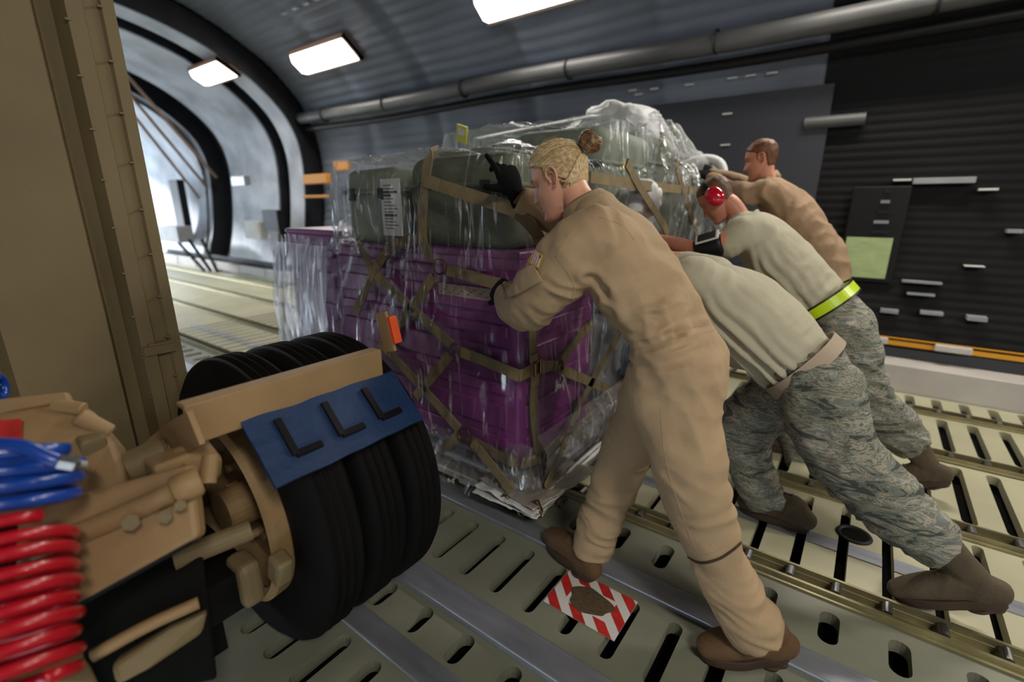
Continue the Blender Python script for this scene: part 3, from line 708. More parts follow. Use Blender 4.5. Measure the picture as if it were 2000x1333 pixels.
# crumpled skirt of film at the pallet edge
def skirt(pa, pb, out, z0, z1, m, lab, seed=0, n=150, am=.05):
    b = MB(); pa, pb, out = V(pa), V(pb), V(out)
    def f(u, v):
        p = pa.lerp(pb, u); h = z0+(z1-z0)*v; w = sin(pi*v)**.8
        k = ridged(V((u*13, v*1.5, seed)))*.6+ridged(V((u*31+v*3, v*3, seed+5)))*.4+noise.noise(V((u*6,v*3,seed)))*.6
        return p+out*(.005+w*(.012+am*.6*k+am*.55))+V((0,0,h+.01*k*w))
    b.grid(f, n, 22); return tag(b.build('film_skirt', m, smooth=True, fix=False), lab, 'plastic film')
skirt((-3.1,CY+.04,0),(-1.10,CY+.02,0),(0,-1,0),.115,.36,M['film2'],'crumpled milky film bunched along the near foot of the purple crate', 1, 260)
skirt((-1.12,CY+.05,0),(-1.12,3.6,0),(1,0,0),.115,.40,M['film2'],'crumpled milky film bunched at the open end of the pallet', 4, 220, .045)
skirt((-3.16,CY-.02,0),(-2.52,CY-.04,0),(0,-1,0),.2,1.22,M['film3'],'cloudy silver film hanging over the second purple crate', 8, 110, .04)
b = MB(); A_, B_, C2, D_ = at(598,470,Y=1.68), at(640,448,Y=1.95), at(700,402,Y=1.85), at(697,468,Y=1.62)
b.grid(lambda u, v: (A_.lerp(B_, v)).lerp(D_.lerp(C2, v), u)+V((0,-.02,.03))*ridged(V((u*4,v*3,2)))*(sin(pi*u)*.8+.2)-V((0,0,.05*sin(pi*u))), 40, 24)
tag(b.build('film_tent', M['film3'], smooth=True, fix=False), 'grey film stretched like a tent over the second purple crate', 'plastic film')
# rolled film ends at the near pallet corner
for k in range(5):
    b = MB(); cxy = V((-1.19+.012*k, 1.76-.03*(k % 2), .106+.013*k)); Rr = Matrix.Rotation(.12-.07*k, 3, 'Z')
    b.grid(lambda u, v: cxy+Rr@V(((u-.5)*.36, (v-.5)*.46, .012*noise.noise(V((u*5,v*6,k*3)))+.006*ridged(V((u*9,v*7,k))))), 30, 34)
    o = b.build('crumpled_sheet', M['white' if k % 2 else 'alu'], smooth=True, fix=False); md = o.modifiers.new('s','SOLIDIFY'); md.thickness = .004
    tag(o, 'crumpled sheet in the flattened stack at the near lower corner of the load', 'sheet', 'crumpled sheets at the pallet corner')
for k in range(3):
    b = MB(); x = -1.045+.014*k; z = .13+.018*(k % 2); P = cat([V((x-.03,1.60,z-.01)), V((x,1.70,z)), V((x-.012,1.95,z+.01)), V((x-.02,2.25+.1*k,z+.004))],10)
    b.tube([p+V((0,0,.006*noise.noise(p*22+V((k,0,0))))) for p in P], [.010*(1+.5*noise.noise(p*35)) for p in P], 8)
    tag(b.build('rolled_film', M['white'], smooth=True), 'twisted white roll of film at the near lower corner of the load', 'rolled film', 'twisted film rolls at the pallet corner')
# ---------------------------------------------------------------- cargo net
net = empty('cargo_net', (-1.9, 1.56, 1.0), 'coyote brown webbing cargo net with steel rings over the wrapped load', 'cargo net')
YF, XE, YU = CY-.055, CX+.045, 1.545
def F(px, py, Y=YF): return at(px, py, Y=Y)
def E_(px, py, X=XE): return at(px, py, X=X)
W = .052
def strap(pts, nrm, w=W, m='strap', lab=None, k=6, sag=True):
    b = MB(); b.ribbon(pts, w, nrm, .006, k); o = b.build('strap', M[m], net)
    # sewn doublings
    P = cat(pts, 6)
    if len(P) > 4:
        for q in (0, len(P)-3):
            c = MB(); c.ribbon([P[q]+V(nrm)*.006, P[q+2]+V(nrm)*.006], w*1.02, nrm, .005); c.build('stitched_end', M['strapd'], o)
    return o
N1, N2 = (0,-1,0), (1,0,0)
F3 = lambda *a: [F(*p) for p in a]
strap([F(856,296,1.75), F(845,300,1.62), F(838,312,YU-.01), F(829,380,YU), F(826,462,YU), F(845,508,YF)], N1, m='strapd')
strap([F(830,352,YU-.005), F(920,382,YU-.01), F(1004,409,YU-.01)], N1, m='strapd')
strap([F(1000,406,YU-.012), F(1035,437,YU-.01), F(1062,478,YF)], N1)
strap([F(876,527), F(925,541,YF-.01), F(984,558,YF-.04)], N1, m='strapd')
strap([F(849,541), F(805,600), F(757,664)], N1)
strap([F(699,474), F(716,503), F(729,528)], N1)
strap([F(774,470), F(752,498), F(733,526)], N1)
strap([F(729,533), F(714,570), F(697,610)], N1)
strap([F(733,534), F(780,580), F(884,674)], N1, m='strapd')
strap([F(826,462,YU), F(800,470,YF), F(770,478,YF)], N1)
strap([F(902,687), F(955,708), F(1014,734)], N1, m='strapd')
strap([F(1014,734), E_(1026,729), E_(1047,716)], (.7,-.7,0))
strap([F(879,694), F(850,730), F(814,775)], N1)
strap([F(743,669), F(800,730), F(899,838)], N1, m='strapd')
strap([F(923,860), F(965,885), F(1008,903)], N1)
strap([E_(1018,904), E_(1040,900), E_(1056,893)], N2)
strap([F(925,864,YF-.02), F(960,908,YF-.04), F(1000,958,YF-.06)], N1, m='strapd')
strap([F(899,852), F(868,872), F(845,885)], N1)
strap([E_(1036,600), E_(1039,660), E_(1041,706)], N2)
strap([E_(1043,730), E_(1041,800), E_(1048,868), E_(1056,890)], N2)
strap([E_(1052,715), E_(1070,716), E_(1086,715)], N2)
strap([E_(1094,706), E_(1120,672), E_(1152,630)], N2)
strap([E_(1093,722), E_(1150,745), E_(1215,774)], N2, m='strapd')
strap([E_(1112,832), E_(1150,755), E_(1200,668), E_(1235,590)], N2)
strap([E_(1100,853), E_(1075,882), E_(1060,895)], N2)
strap([E_(1106,855), E_(1086,905,XE+.06), E_(1064,955,XE+.10)], N2, m='strapd')
strap([E_(1117,846), E_(1140,855), E_(1172,866)], N2)
strap([E_(1215,772), E_(1180,830), E_(1168,866)], N2)
strap([E_(1170,500), E_(1230,560), E_(1290,640)], N2)
strap([F(1190,352,3.0) if 0 else E_(1150,346,-1.06), E_(1270,364,-1.04), E_(1372,374,-1.04)], N2, w=.05, m='strapd')
strap([E_(1222,318,-1.05), E_(1250,368,-1.035), E_(1300,450,-1.04), E_(1330,520,-1.06)], N2)
strap([E_(1318,318,-1.06), E_(1334,372,-1.035), E_(1352,430,-1.035), E_(1372,500,-1.06)], N2, w=.055)
strap([V((-2.25,2.3,1.70)), V((-1.6,2.2,1.69)), V((-1.16,1.9,1.62))], (0,0,1)) if 0 else None
# pale lashing straps over the top of the pile
for k, (a, c, d) in enumerate((((930,272,2.36),(1060,246,2.8),(1195,220,3.3)),((1215,232,3.1),(1290,292,3.6),(1345,330,4.0)),((1050,290,2.36),(1110,255,2.7),(1130,235,3.1)))):
    b = MB(); b.ribbon([at(a[0],a[1],Y=a[2]), at(c[0],c[1],Y=c[2]), at(d[0],d[1],Y=d[2])], .06, (0,-.5,1), .006)
    tag(b.build('white_strap', M['white'], smooth=False), ['pale strap running up the top of the load toward the highest bundle','pale strap falling down the rear slope of the pile','short pale strap crossing the top of the load behind the woman\'s head'][k], 'strap')
def ring(p, n, r=.029, m='ring'):
    b = MB(); b.torus(p, n, r, .0055, 32, 8); return b.build('ring', M[m], net, smooth=True)
for px, py, r in ((861,521,.034),(891,682,.026),(909,848,.034),(1004,962,.02)): ring(F(px,py)-V((0,.012+(.06 if px == 1004 else 0),0)), (.15,-1,.1), r)
for px, py, r in ((1107,841,.028),(1061,966,.028),(1090,715,.022)): ring(E_(px,py)+V((.015+(.10 if py > 900 else 0),0,0)), (1,-.2,.1), r)
b = MB(); p = F(729,531)-V((0,.008,0)); b.box(p, (.06,.012,.06), Matrix.Rotation(.7,3,'Y'), bev=.004); b.build('junction_patch', M['strapd'], net)
p = E_(1047,716)+V((.012,0,0)); b = MB(); b.box(p, (.014,.06,.06), bev=.004)
for s in (-.022,.022): b.cyl(p+V((.012,s-.02,-.03)), p+V((.012,s-.02,.03)), .006, 10)
b.build('buckle', M['ring'], net)
p = at(1035,1000,Y=CY-.1)
for k, (px,py) in enumerate(((1018,988),(1050,990))):
    p = at(px,py,Y=CY-.10); b = MB(); b.box(p, (.035,.02,.06), Matrix.Rotation(.4-.9*k,3,'Y'), bev=.006); b.torus(p+V((0,0,-.035)), (0,1,0), .018, .006, 20, 8); b.build('hook', M['ring'], net)
# ================================================================ VEHICLE at the left
veh = empty('cargo_loader', (-1.45,.7,0), 'sand painted wheeled loader with tall body panel at the left edge', 'vehicle')
def part(name, b, m, par=veh, lab=None, **k):
    o = b.build(name, M[m], par, **k)
    if lab: o['label'] = lab
    return o
# tall body end wall with pressed channels
b = MB(); XW = -2.1
prof = [(-1.05,0),(.10,0),(.12,-.05),(.16,-.05),(.18,0),(.435,0),(.455,-.055),(.495,-.055),(.512,.018),(.555,.018),(.562,.0),(.60,0),(.606,.012),(.64,.012),(.64,-.6)]
rings = []
for z in (.35, 1.2, 2.4, 3.9): rings.append([V((XW+dx, y+.02, z)) for y, dx in prof]+[V((XW-.6,-1.05,z))])
b.rings(rings)
bp = part('body_panel', b, 'sandd')
b = MB(); b.box((XW+.020, .53, .6), (.008, .014, .006)); rv0 = b.build('rivet', M['sandp'], bp); rv0.data.materials[0] = M['sandd']
for yy, xo in ((.53,.0),(.62,-.006)):
    for k in range(20):
        if yy == .53 and k == 0: continue
        r2 = rv0.copy(); C.objects.link(r2); r2.parent = bp; r2.location = (xo, yy-.53, k*.155+.06*(yy > .6))
b = MB(); b.box((XW+.01,.585,.93),(.03,.10,.035)); b.box((XW+.015,.59,.952),(.03,.08,.008)); part('step_bracket', b, 'sandd', bp)
b = MB(); b.box((-2.0,-.45,.42),(.5,1.5,.30)); part('rear_frame', b, 'pit')
# tyres
TX, TZ, TR = -1.54, .495, .495
for i, y0 in enumerate((.555,.715,.875)):
    w = .155; wr = empty('wheel', (TX, y0+w/2, TZ), None, None); wr.parent = veh; wr.matrix_parent_inverse = Matrix.Translation(-V(veh.location))
    b = MB(); h = w/2
    pr = [(TR*.62,-h*.75),(TR*.68,-h*.95),(TR*.82,-h*1.0),(TR*.93,-h*.93),(TR*.985,-h*.7)]
    for g in (-.35,.0,.35): pr += [(TR,h*(g-.16)),(TR-.012,h*(g-.09)),(TR-.012,h*(g+.09)),(TR,h*(g+.16))]
    pr += [(TR*.985,h*.7),(TR*.93,h*.93),(TR*.82,h),(TR*.68,h*.95),(TR*.62,h*.75)]
    b.lathe((TX,y0+w/2,TZ),(0,1,0),pr,96)
    o = b.build('tyre', M['rubber'], wr, smooth=True)
    b = MB(); b.lathe((TX,y0+w/2,TZ),(0,1,0),[(TR*.63,-h*.8),(TR*.60,-h*.85),(TR*.57,-h*.5),(TR*.50,-h*.1),(TR*.2,0),(.0,.0)],48)
    if i == 0:
        b.lathe((TX,y0,TZ),(0,1,0),[(TR*.56,-.02),(TR*.60,-.045),(TR*.64,-.03),(TR*.63,.02)],48)
        for k in range(8): a = 2*pi*k/8; b.cyl((TX+.13*cos(a),y0+.02,TZ+.13*sin(a)),(TX+.13*cos(a),y0+.06,TZ+.13*sin(a)),.014,8)
        b.cyl((TX,y0-.05,TZ),(TX,y0+.06,TZ),.07,24)
    o = b.build('rim', M['sandp'], wr, smooth=False)
# fender bar with blue mud flap
PX, PZ = -1.20, 1.0
b = MB(); b.box((PX, .635, PZ-.04), (.016, .555, .10)); b.box((PX-.02, .635, PZ+.004), (.04, .555, .012))
fb = part('fender_bar', b, 'sandp', bevel=.004)
b = MB(); gz = [at(x_,y_,Y=.362) for x_,y_ in ((370,803),(396,868),(330,908),(250,905),(262,885),(330,826))]; b.prism([(g.x,g.z) for g in gz], -.006, .006, lambda p: V((p.x, .362+p.z, p.y))); part('fender_gusset', b, 'sandp')
b = MB(); fa = lambda y, k: V((PX+.0+.135*k, y, PZ-.080-.135*k))
y0, y1 = .47, .95
b.grid(lambda u, v: fa(y0+(y1-y0)*u, v)+V((0,0,.006*noise.noise(V((u*5,v*3,0))))), 24, 8)
fp = b.build('mud_flap', M['blue'], veh, fix=False); md = fp.modifiers.new('s','SOLIDIFY'); md.thickness = .012
fp['label'] = 'blue rubber mud flap'
for k in range(3):
    yc = .575+k*.135; nn = V((.145,0,.20)).normalized(); b = MB()
    P = lambda du, dv: fa(yc+du, dv)+nn*.012
    for (u0,v0,u1,v1) in ((-.028,.15,-.028,.72),(-.028,.72,.045,.72)):
        b.ribbon([P(u0,v0),P(u1,v1)], .018, nn, .012)
    b.build('hinge_bracket', M['black'], fp)
# red lens bracket at the far end of the fender
b = MB(); b.box((PX-.03,.965,PZ+.05),(.05,.012,.13), Matrix.Rotation(-.25,3,'Y')); part('lamp_bracket', b, 'sandp')
b = MB(); b.box((PX+.0,.975,PZ+.06),(.02,.03,.09), Matrix.Rotation(-.25,3,'Y'), bev=.004); part('side_marker_lamp', b, 'orange')
# axle housing, frame rail, valve block
def vt(px, py, Y): return at(px, py, Y=Y)
def slab(name, pxs, Y, th, m, lab=None, bev=.012):
    """flat steel plate facing the near side, outlined at depth Y and th thick"""
    pts = [at(px,py,Y=Y) for px,py in pxs]; b = MB(); k = len(pts)
    b.v = pts+[p+V((0,th,0)) for p in pts]
    b.face(list(range(k))[::-1]); b.face([k+i for i in range(k)])
    for i in range(k): b.face([i,(i+1) % k,k+(i+1) % k,k+i])
    return part(name, b, m, lab=lab, bevel=bev)
def slabd(name, pxs, th, m, lab=None, bev=.012):
    """steel plate given by outline points (pixel, depth), th thick"""
    pts = [atd(*p) for p in pxs]; n = (pts[1]-pts[0]).cross(pts[2]-pts[0]).normalized()
    if n.dot(V((0,0,H))-pts[0]) > 0: n = -n
    b = MB(); k = len(pts); b.v = pts+[p+n*th for p in pts]; b.face(list(range(k))[::-1]); b.face([k+i for i in range(k)])
    for i in range(k): b.face([i,(i+1) % k,k+(i+1) % k,k+i])
    return part(name, b, m, lab=lab, bevel=bev)
D = atd
slabd('chassis_plate', [(30,1000,.98),(372,905,1.06),(388,1050,1.03),(130,1195,.95),(20,1190,.93)], .05, 'sandp')
slabd('chassis_plate', [(-30,1195,.94),(130,1197,.95),(388,1052,1.03),(300,1075,1.15),(-30,1120,1.1)], .02, 'frame')
b = MB(); b.tube(cat([D(70,1075,.97),D(200,1025,1.0),D(340,962,1.03)],4), .024, 14); b.cyl(D(338,962,1.02),D(392,938,1.05),.032,40,.006); part('brake_rod', b, 'sandp', smooth=True)
for q, r_ in ((D(255,1022,.985),.017),(D(322,1010,1.0),.014),(D(352,988,1.01),.012)):
    b = MB(); d_ = (V((0,0,H))-q).normalized(); b.cyl(q-d_*.02,q+d_*.012,r_,6); part('bolt', b, 'sandd')
slabd('valve_cover', [(-20,800,1.10),(120,770,1.16),(165,798,1.17),(225,870,1.14),(250,955,1.08),(130,1003,1.02),(-20,1030,1.0)], .09, 'sandp')
slabd('cover_lip', [(-20,782,1.09),(128,766,1.15),(136,784,1.15),(-20,812,1.09)], .03, 'sandp', bev=.004)
slabd('red_label', [(-5,822,1.075),(40,818,1.085),(42,856,1.075),(-5,862,1.065)], .003, 'red', bev=0)
b = MB(); b.cyl(D(205,935,1.14),D(330,880,1.22),.040,48,.008); b.cyl(D(330,880,1.22),D(385,862,1.26),.02,12); part('actuator', b, 'sandd')
b = MB(); b.cyl(D(105,792,1.14),D(165,800,1.15),.016,40,.003); b.cyl(D(150,812,1.13),D(215,846,1.17),.020,40,.004); part('pipe_fitting', b, 'sandp')
b = MB(); b.box(D(180,870,1.13),(.06,.05,.05),bev=.01); part('pipe_bracket', b, 'sandd')
b = MB(); b.box(D(385,905,1.16),(.09,.08,.07),Matrix.Rotation(.4,3,'Y'),bev=.012); b.box(D(330,905,1.12),(.07,.08,.04),bev=.01); b.cyl(D(405,945,1.10),D(412,890,1.12),.018,40); part('spring_hanger', b, 'sandp')
b = MB(); b.cyl(D(340,1095,1.2),D(490,1035,1.3),.028,16); part('track_rod', b, 'sandd')
b = MB(); b.tube(cat([D(180,1282,1.0),D(290,1222,1.05),D(388,1178,1.1)],4), .014, 10); part('lower_rod', b, 'sandp', smooth=True)
slabd('lower_arm', [(215,1300,1.02),(330,1228,1.08),(405,1195,1.12),(395,1240,1.12),(290,1310,1.05),(225,1345,1.0)], .05, 'sandd')
slabd('lower_arm', [(-10,1345,.9),(60,1290,.95),(160,1262,1.0),(200,1345,.97)], .05, 'sandd')
b = MB(); b.box(D(480,1130,1.35),(.10,.06,.14),bev=.02); b.box(D(548,1110,1.33),(.06,.05,.09),Matrix.Rotation(.3,3,'Y'),bev=.012); part('brake_caliper', b, 'sandd')
b = MB(); b.box((-1.75,.15,.30),(.75,.5,.30)); b.box((-1.50,.40,.42),(.5,.12,.12)); part('axle_beam', b, 'pit')
slabd('dark_skirt', [(-60,1130,1.16),(388,1055,1.22),(420,1330,1.12),(-60,1420,1.0)], .02, 'pit')
sch = None
for k in range(14):
    p = V((-1.10+.010*(k % 3)+k*.014, .50+k*.014, .022+.004*(k % 2))); b = MB(); b.torus(p, (0.3,0,1) if k % 2 else (0,.9,.5), .017, .0045, 16, 6); part('chain_link', b, 'ring')
# coiled air lines
def coil(name, c, ax, up, r, pitch, turns, rad, m, lab, sx=1.0):
    c = V(c); ax = V(ax).normalized(); u = V(up); u = (u-ax*u.dot(ax)).normalized(); w = ax.cross(u); pts = []
    n = int(turns*22)
    for i in range(n+1):
        a = 2*pi*i/22; rr = r*(1+.05*noise.noise(V((i*.05,1,2)))); pts.append(c+ax*pitch*a/(2*pi)+(u*cos(a)+w*sin(a)*sx)*rr+V((0,0,.004*noise.noise(V((i*.1,5,0))))))
    b = MB(); b.tube(pts, rad, 10); return tag(b.build(name, M[m], smooth=True), lab, 'hose')
p0, p1 = D(-12,1050,.86), D(-18,1330,.78)
coil('coiled_hose', p0, (p1-p0), (_rt+V((0,0,.45))), .105, (p1-p0).length/8, 9, .0115, 'hoser', 'bright red coiled air hose at the lower left edge')
p0, p1 = D(20,885,.90), D(5,990,.88)
bh = coil('coiled_hose', p0, (p1-p0), (_rt+V((0,0,-.1))), .10, (p1-p0).length/3.4, 3.4, .0125, 'hoseb', 'blue coiled air hose above the red one')
b = MB(); b.tube(cat([D(-40,868,.82),D(40,872,.83),D(95,896,.84),D(122,904,.85)],5), .012, 10); b.build('hose_tail', M['hoseb'], bh, smooth=True)
b = MB(); b.cyl(D(112,901,.845),D(152,908,.86),.014,6,.003); b.cyl(D(152,908,.86),D(165,910,.87),.008,8); b.build('hose_fitting', M['steel'], bh)
b = MB(); b.torus(D(-4,757,1.25),(.5,1,0),.028,.012,24,8); tag(b.build('hose_coupling', M['hoseb'], smooth=True), 'small blue coupling on the vehicle at the left edge above the valve cover', 'coupling')
# ================================================================ PEOPLE
def interp(tab, z):
    for i in range(len(tab)-1):
        if tab[i][0] <= z <= tab[i+1][0]:
            k = (z-tab[i][0])/(tab[i+1][0]-tab[i][0]); k = k*k*(3-2*k)*.5+k*.5
            return [a+(b-a)*k for a, b in zip(tab[i][1:], tab[i+1][1:])]
    return list(tab[0][1:] if z < tab[0][0] else tab[-1][1:])
HT = [(-.122,.062,.030,.012),(-.116,.084,.010,.030),(-.105,.092,-.010,.040),(-.085,.089,-.035,.050),(-.06,.087,-.055,.058),(-.03,.086,-.070,.065),(0,.085,-.084,.0715),(.03,.090,-.094,.0745),(.06,.084,-.094,.0735),(.085,.066,-.082,.065),(.105,.036,-.055,.046),(.116,.008,-.024,.020),(.118,-.002,-.012,.006)]
def head_point(z, a):
    f, bk, w = interp(HT, z); c = (f+bk)/2; d = (f-bk)/2; ca, sa = cos(a), sin(a)
    pw = 2/2.15; x = c+d*(abs(ca)**pw)*(1 if ca >= 0 else -1); y = w*(abs(sa)**pw)*(1 if sa >= 0 else -1)
    y *= 1-.16*max(0, (x-.02)/.07)**1.5
    if ca > 0:
        g = lambda y0, z0, sy, sz: exp(-((abs(y)-y0)/sy)**2-((z-z0)/sz)**2)
        nz = max(0, min(1, (.022-z)/.058)) if z > -.036 else max(0, 1-(-.036-z)/.012)
        x += .030*nz**1.1*exp(-(y/(.0085+.006*nz))**2)+.007*g(.014,-.034,.007,.009)
        x -= .013*g(.032,.006,.017,.012); x += .006*g(.03,.028,.022,.008)
        x += .006*g(.042,-.028,.02,.022)*1.0
        x += .008*exp(-(y/.026)**2)*(exp(-((z+.058)/.0055)**2)+.9*exp(-((z+.073)/.006)**2))-.004*exp(-(y/.026)**2)*exp(-((z+.0655)/.003)**2)
        x += .006*exp(-(y/.022)**2-((z+.098)/.014)**2)-.004*exp(-(y/.03)**2-((z+.083)/.006)**2)
    return V((x, y, z))
def head_mesh(mb, Mx, female=False, nz=110, na=128):
    rings = []
    for i in range(nz):
        t = i/(nz-1); z = -.122+.240*(t if 0 else (1-cos(pi*t))/2*.35+t*.65)
        z = min(.118, z); rings.append([Mx@head_point(z, 2*pi*j/na) for j in range(na)])
    mb.rings(rings)
def scalp(x, z, y=0, female=True):
    if x > .0: return z > .030+.55*x+(.012 if abs(y) > .05 else 0)*0 or (x < .022 and z > .0 and abs(y) > .05 and x > .008)
    return z > (.010+x*1.05 if female else -.055+(.075 if x > -.028 else 0)) and z > -.1
def hair_shell(Mx, female, off, fn=None, nz=70, na=120, name='hair', m=None, par=None, seed=0):
    b = MB(); vs = {}; g = []
    for i in range(nz):
        z = -.09+.208*i/(nz-1); row = []
        for j in range(na):
            p = head_point(min(z,.1179), 2*pi*j/na); ok = scalp(p.x, p.z, p.y, female) and p.z > -.088
            n = V((p.x*1.0+.005, p.y*1.3, p.z*.9-.005)).normalized(); q = p+n*(off*(1+.35*noise.noise(p*45+V((seed,0,0))))); row.append((ok, p-n*.004, Mx@q))
        g.append(row)
    idx = {}
    def vid(i, j):
        j %= na
        if (i,j) not in idx:
            okn = all(g[min(nz-1,max(0,i+a))][(j+c) % na][0] for a, c in ((0,0),(0,1),(0,-1),(1,0),(-1,0)))
            idx[(i,j)] = len(b.v); b.v.append(g[i][j][2] if okn else Mx@g[i][j][1])
        return idx[(i,j)]
    for i in range(nz-1):
        for j in range(na):
            if sum((g[i][j][0], g[i+1][j][0], g[i][(j+1) % na][0], g[i+1][(j+1) % na][0])) >= 3: b.face([vid(i,j), vid(i,j+1), vid(i+1,j+1), vid(i+1,j)])
    k = len(b.v); b.v += [g[nz-1][j][2] for j in range(na)]; b.face([k+j for j in range(na)])
    return b
def ear(mb, Mx, side):
    S = lambda x, y, z: Mx@V((x, side*y, z))
    out = [(.010,.073,-.004),(.012,.078,.012),(.006,.084,.026),(-.008,.089,.031),(-.020,.091,.024),(-.024,.090,.008),(-.019,.086,-.012),(-.009,.080,-.026),(-.001,.075,-.030),(.003,.072,-.022)]
    mb.tube(cat([S(*p) for p in out], 4), .0042, 8)
    mb.tube(cat([S(.002,.078,.016),S(-.010,.083,.014),(S(-.014,.083,.002)),S(-.010,.080,-.012),S(-.002,.076,-.016)],4), .0034, 8)
    mb.tube([S(.009,.074,-.004),S(.008,.078,-.008),S(.007,.074,-.014)], .004, 8)
    b0 = len(mb.v); ring = []
    for k in range(20): a = 2*pi*k/20; ring.append((a,))
    mb.rings([[S(-.005+.018*cos(2*pi*k/20)*r+0*h, .072+h+.010*(-(cos(2*pi*k/20)*r)), .001+.027*sin(2*pi*k/20)*r) for k in range(20)] for r, h in ((1,-.002),(1,.003),(.6,-.001))])
def frame_m(o, fwd, up):
    f = V(fwd).normalized(); u = V(up); u = (u-f*u.dot(f)).normalized(); l = u.cross(f)
    return Matrix(((f.x,l.x,u.x,o[0]),(f.y,l.y,u.y,o[1]),(f.z,l.z,u.z,o[2]),(0,0,0,1)))
def hand_mb(Mx, curl, thumb=(.6,.8,-.2), side=1, sc=1.0, spread=.12, fat=1.0, tcurl=.4):
    """wrist at origin, fingers +x, thumb side +y*side, back of hand +z"""
    b = MB(); T = lambda x, y, z: Mx@V((x*sc, y*side*sc, z*sc))
    lat = (Mx.to_3x3()@V((0,1,0)))
    b.loft([T(-.028,0,0),T(0,0,0),T(.03,.001,0),(T(.065,0,.001)),T(.092,-.001,0)], [(.027*sc*fat,.021*sc*fat),(.028*sc*fat,.019*sc*fat),(.036*sc*fat,.017*sc*fat),(.041*sc*fat,.016*sc*fat),(.040*sc*fat,.012*sc*fat)], lat, 18)
    for k, (y, L) in enumerate(((.031,.078),(.011,.086),(-.011,.080),(-.031,.062))):
        c = curl[k]; x, z, an = .088-.004*abs(k-1), .002, 0; yy = y; pts = [T(x-.02,y,z)]; seg = (L*.45, L*.31, L*.26); pts.append(T(x,y,z))
        for i, s in enumerate(seg):
            an += c*(.75,1.0,.7)[i]; x += s*cos(an); z -= s*sin(an); yy += s*spread*(1.5-k)*.7*cos(an); pts.append(T(x,yy,z))
        r = (.0098,.0098,.0088,.0080,.0068); b.tube(cat(pts,3), [sc*fat*r[min(4,i//3)] for i in range(len(pts)*3-2)], 10)
        e = pts[-1]; b.tube([e, e+(pts[-1]-pts[-2]).normalized()*.003*sc], [.0066*sc*fat,.004*sc*fat], 10)
    t = V(thumb).normalized(); p0 = V((.018,.022,-.004)); p1 = p0+V((.022,.016,-.004)); p2 = p1+t*.034; t2 = (t+V((.5,-.2,-.25))*tcurl).normalized(); p3 = p2+t2*.028
    b.tube(cat([T(*p0),T(*p1),T(*p2),T(*p3)],3), [sc*fat*q for q in (.014,.0145,.0145,.013,.012,.0115,.011,.0105,.010,.008)], 10)
    return b
def glove(name, Mx, par, m='glove', vox=.0035, **k):
    me = remesh(hand_mb(Mx, **k), vox, 2); return link_mesh(me, name, M[m], par)
def bvh_of(o): return BVHTree.FromPolygons([v.co for v in o.data.vertices], [p.vertices[:] for p in o.data.polygons])
def boot(par, o, fwd, up, m, L=.295, shaft=.24, lean=None, sh=1.0):
    Mx = frame_m(o, fwd, up); T = lambda x, y, z: Mx@V((x,y,z)); b = MB(); lat = Mx.to_3x3()@V((0,1,0)); k = L/.295
    b.loft([T(-.075*k,0,.05),T(-.04*k,0,.062),T(.03*k,0,.070),T(.09*k,0,.062),T(.15*k,0,.052),T(.200*k,0,.042)], [(.034,.044),(.040,.054),(.042,.060),(.049,.050),(.052,.040),(.042,.030)], lat, 22, power=2.3)
    top = V(lean) if lean is not None else T(-.005,0,shaft)
    b.loft([T(-.022,0,.04),T(-.018,0,.10),top.lerp(T(-.018,0,.10),.4),top], [(.040,.058),(.040,.052),(.046,.055),(.052,.058)], lat, 20)
    me = remesh(b, .006, 3); wrinkle(me, [(T(.03,0,.09),.07,Mx.to_3x3()@V((1,0,.6)),30,.003)], amp0=.0015)
    o1 = link_mesh(me, 'boot', M[m], par)
    s = MB(); out = []
    for i in range(36):
        a = 2*pi*i/36; x = .065+.150*cos(a); w = .053+.006*cos(a)-.010*exp(-((x-.02)/.045)**2); out.append((x*k, w*(abs(sin(a))**.75)*(1 if sin(a) >= 0 else -1)))
    s.prism(out, 0, .034, lambda p: T(*p)); s.prism([(x*.35-.048*k,y*.9) for x, y in out], -.008, .004, lambda p: T(*p))
    s.build('sole', M['sole'], o1, bevel=.003)
    lc = MB()
    bb = bvh_of(o1)
    for q in range(5):
        z = .10+.020*q; x = .085-.016*q; pp = [T(x-.01*abs(t),.024*t,z+.03) for t in (-1,-.5,0,.5,1)]; pp = [bb.find_nearest(p)[0]+bb.find_nearest(p)[1]*.0012 for p in pp]; lc.tube(pp, .0026, 6)
    lc.build('laces', M[m], o1, smooth=True)
    return o1
def join_mesh(me, *more):
    bm = bmesh.new(); bm.from_mesh(me)
    for x in more: bm.from_mesh(x)
    bm.to_mesh(me); bm.free(); return me
def cast(bvh, px, py):
    d = ray(px, py).normalized(); h = bvh.ray_cast(V((0,0,H)), d); return h[0], h[1]
def seam(name, o, bvh, pxs, r=.0022, m='suit', k=5, lift=.0, flat=1, w=None):
    P = []
    for q in cat([V((a,c,0)) for a,c in pxs], k):
        h, n = cast(bvh, q.x, q.y)
        if h is not None and (not P or (h-P[-1]).length < .12): P.append(h+n*lift)
    if len(P) < 3: return None
    b = MB()
    if w: b.ribbon(P, w, lambda p: bvh.find_nearest(p)[1], .003, 1)
    else: b.tube(P, r, 6)
    return b.build(name, M[m], o, smooth=not w)
def person(lab, head, vox_head=.0032, body=None, skin='skin', female=False, ears=(1,-1)):
    """body: MB of the full figure under the clothes; head: (origin, fwd, up)"""
    Mx = frame_m(*head); hb = MB(); head_mesh(hb, Mx)
    return Mx, hb
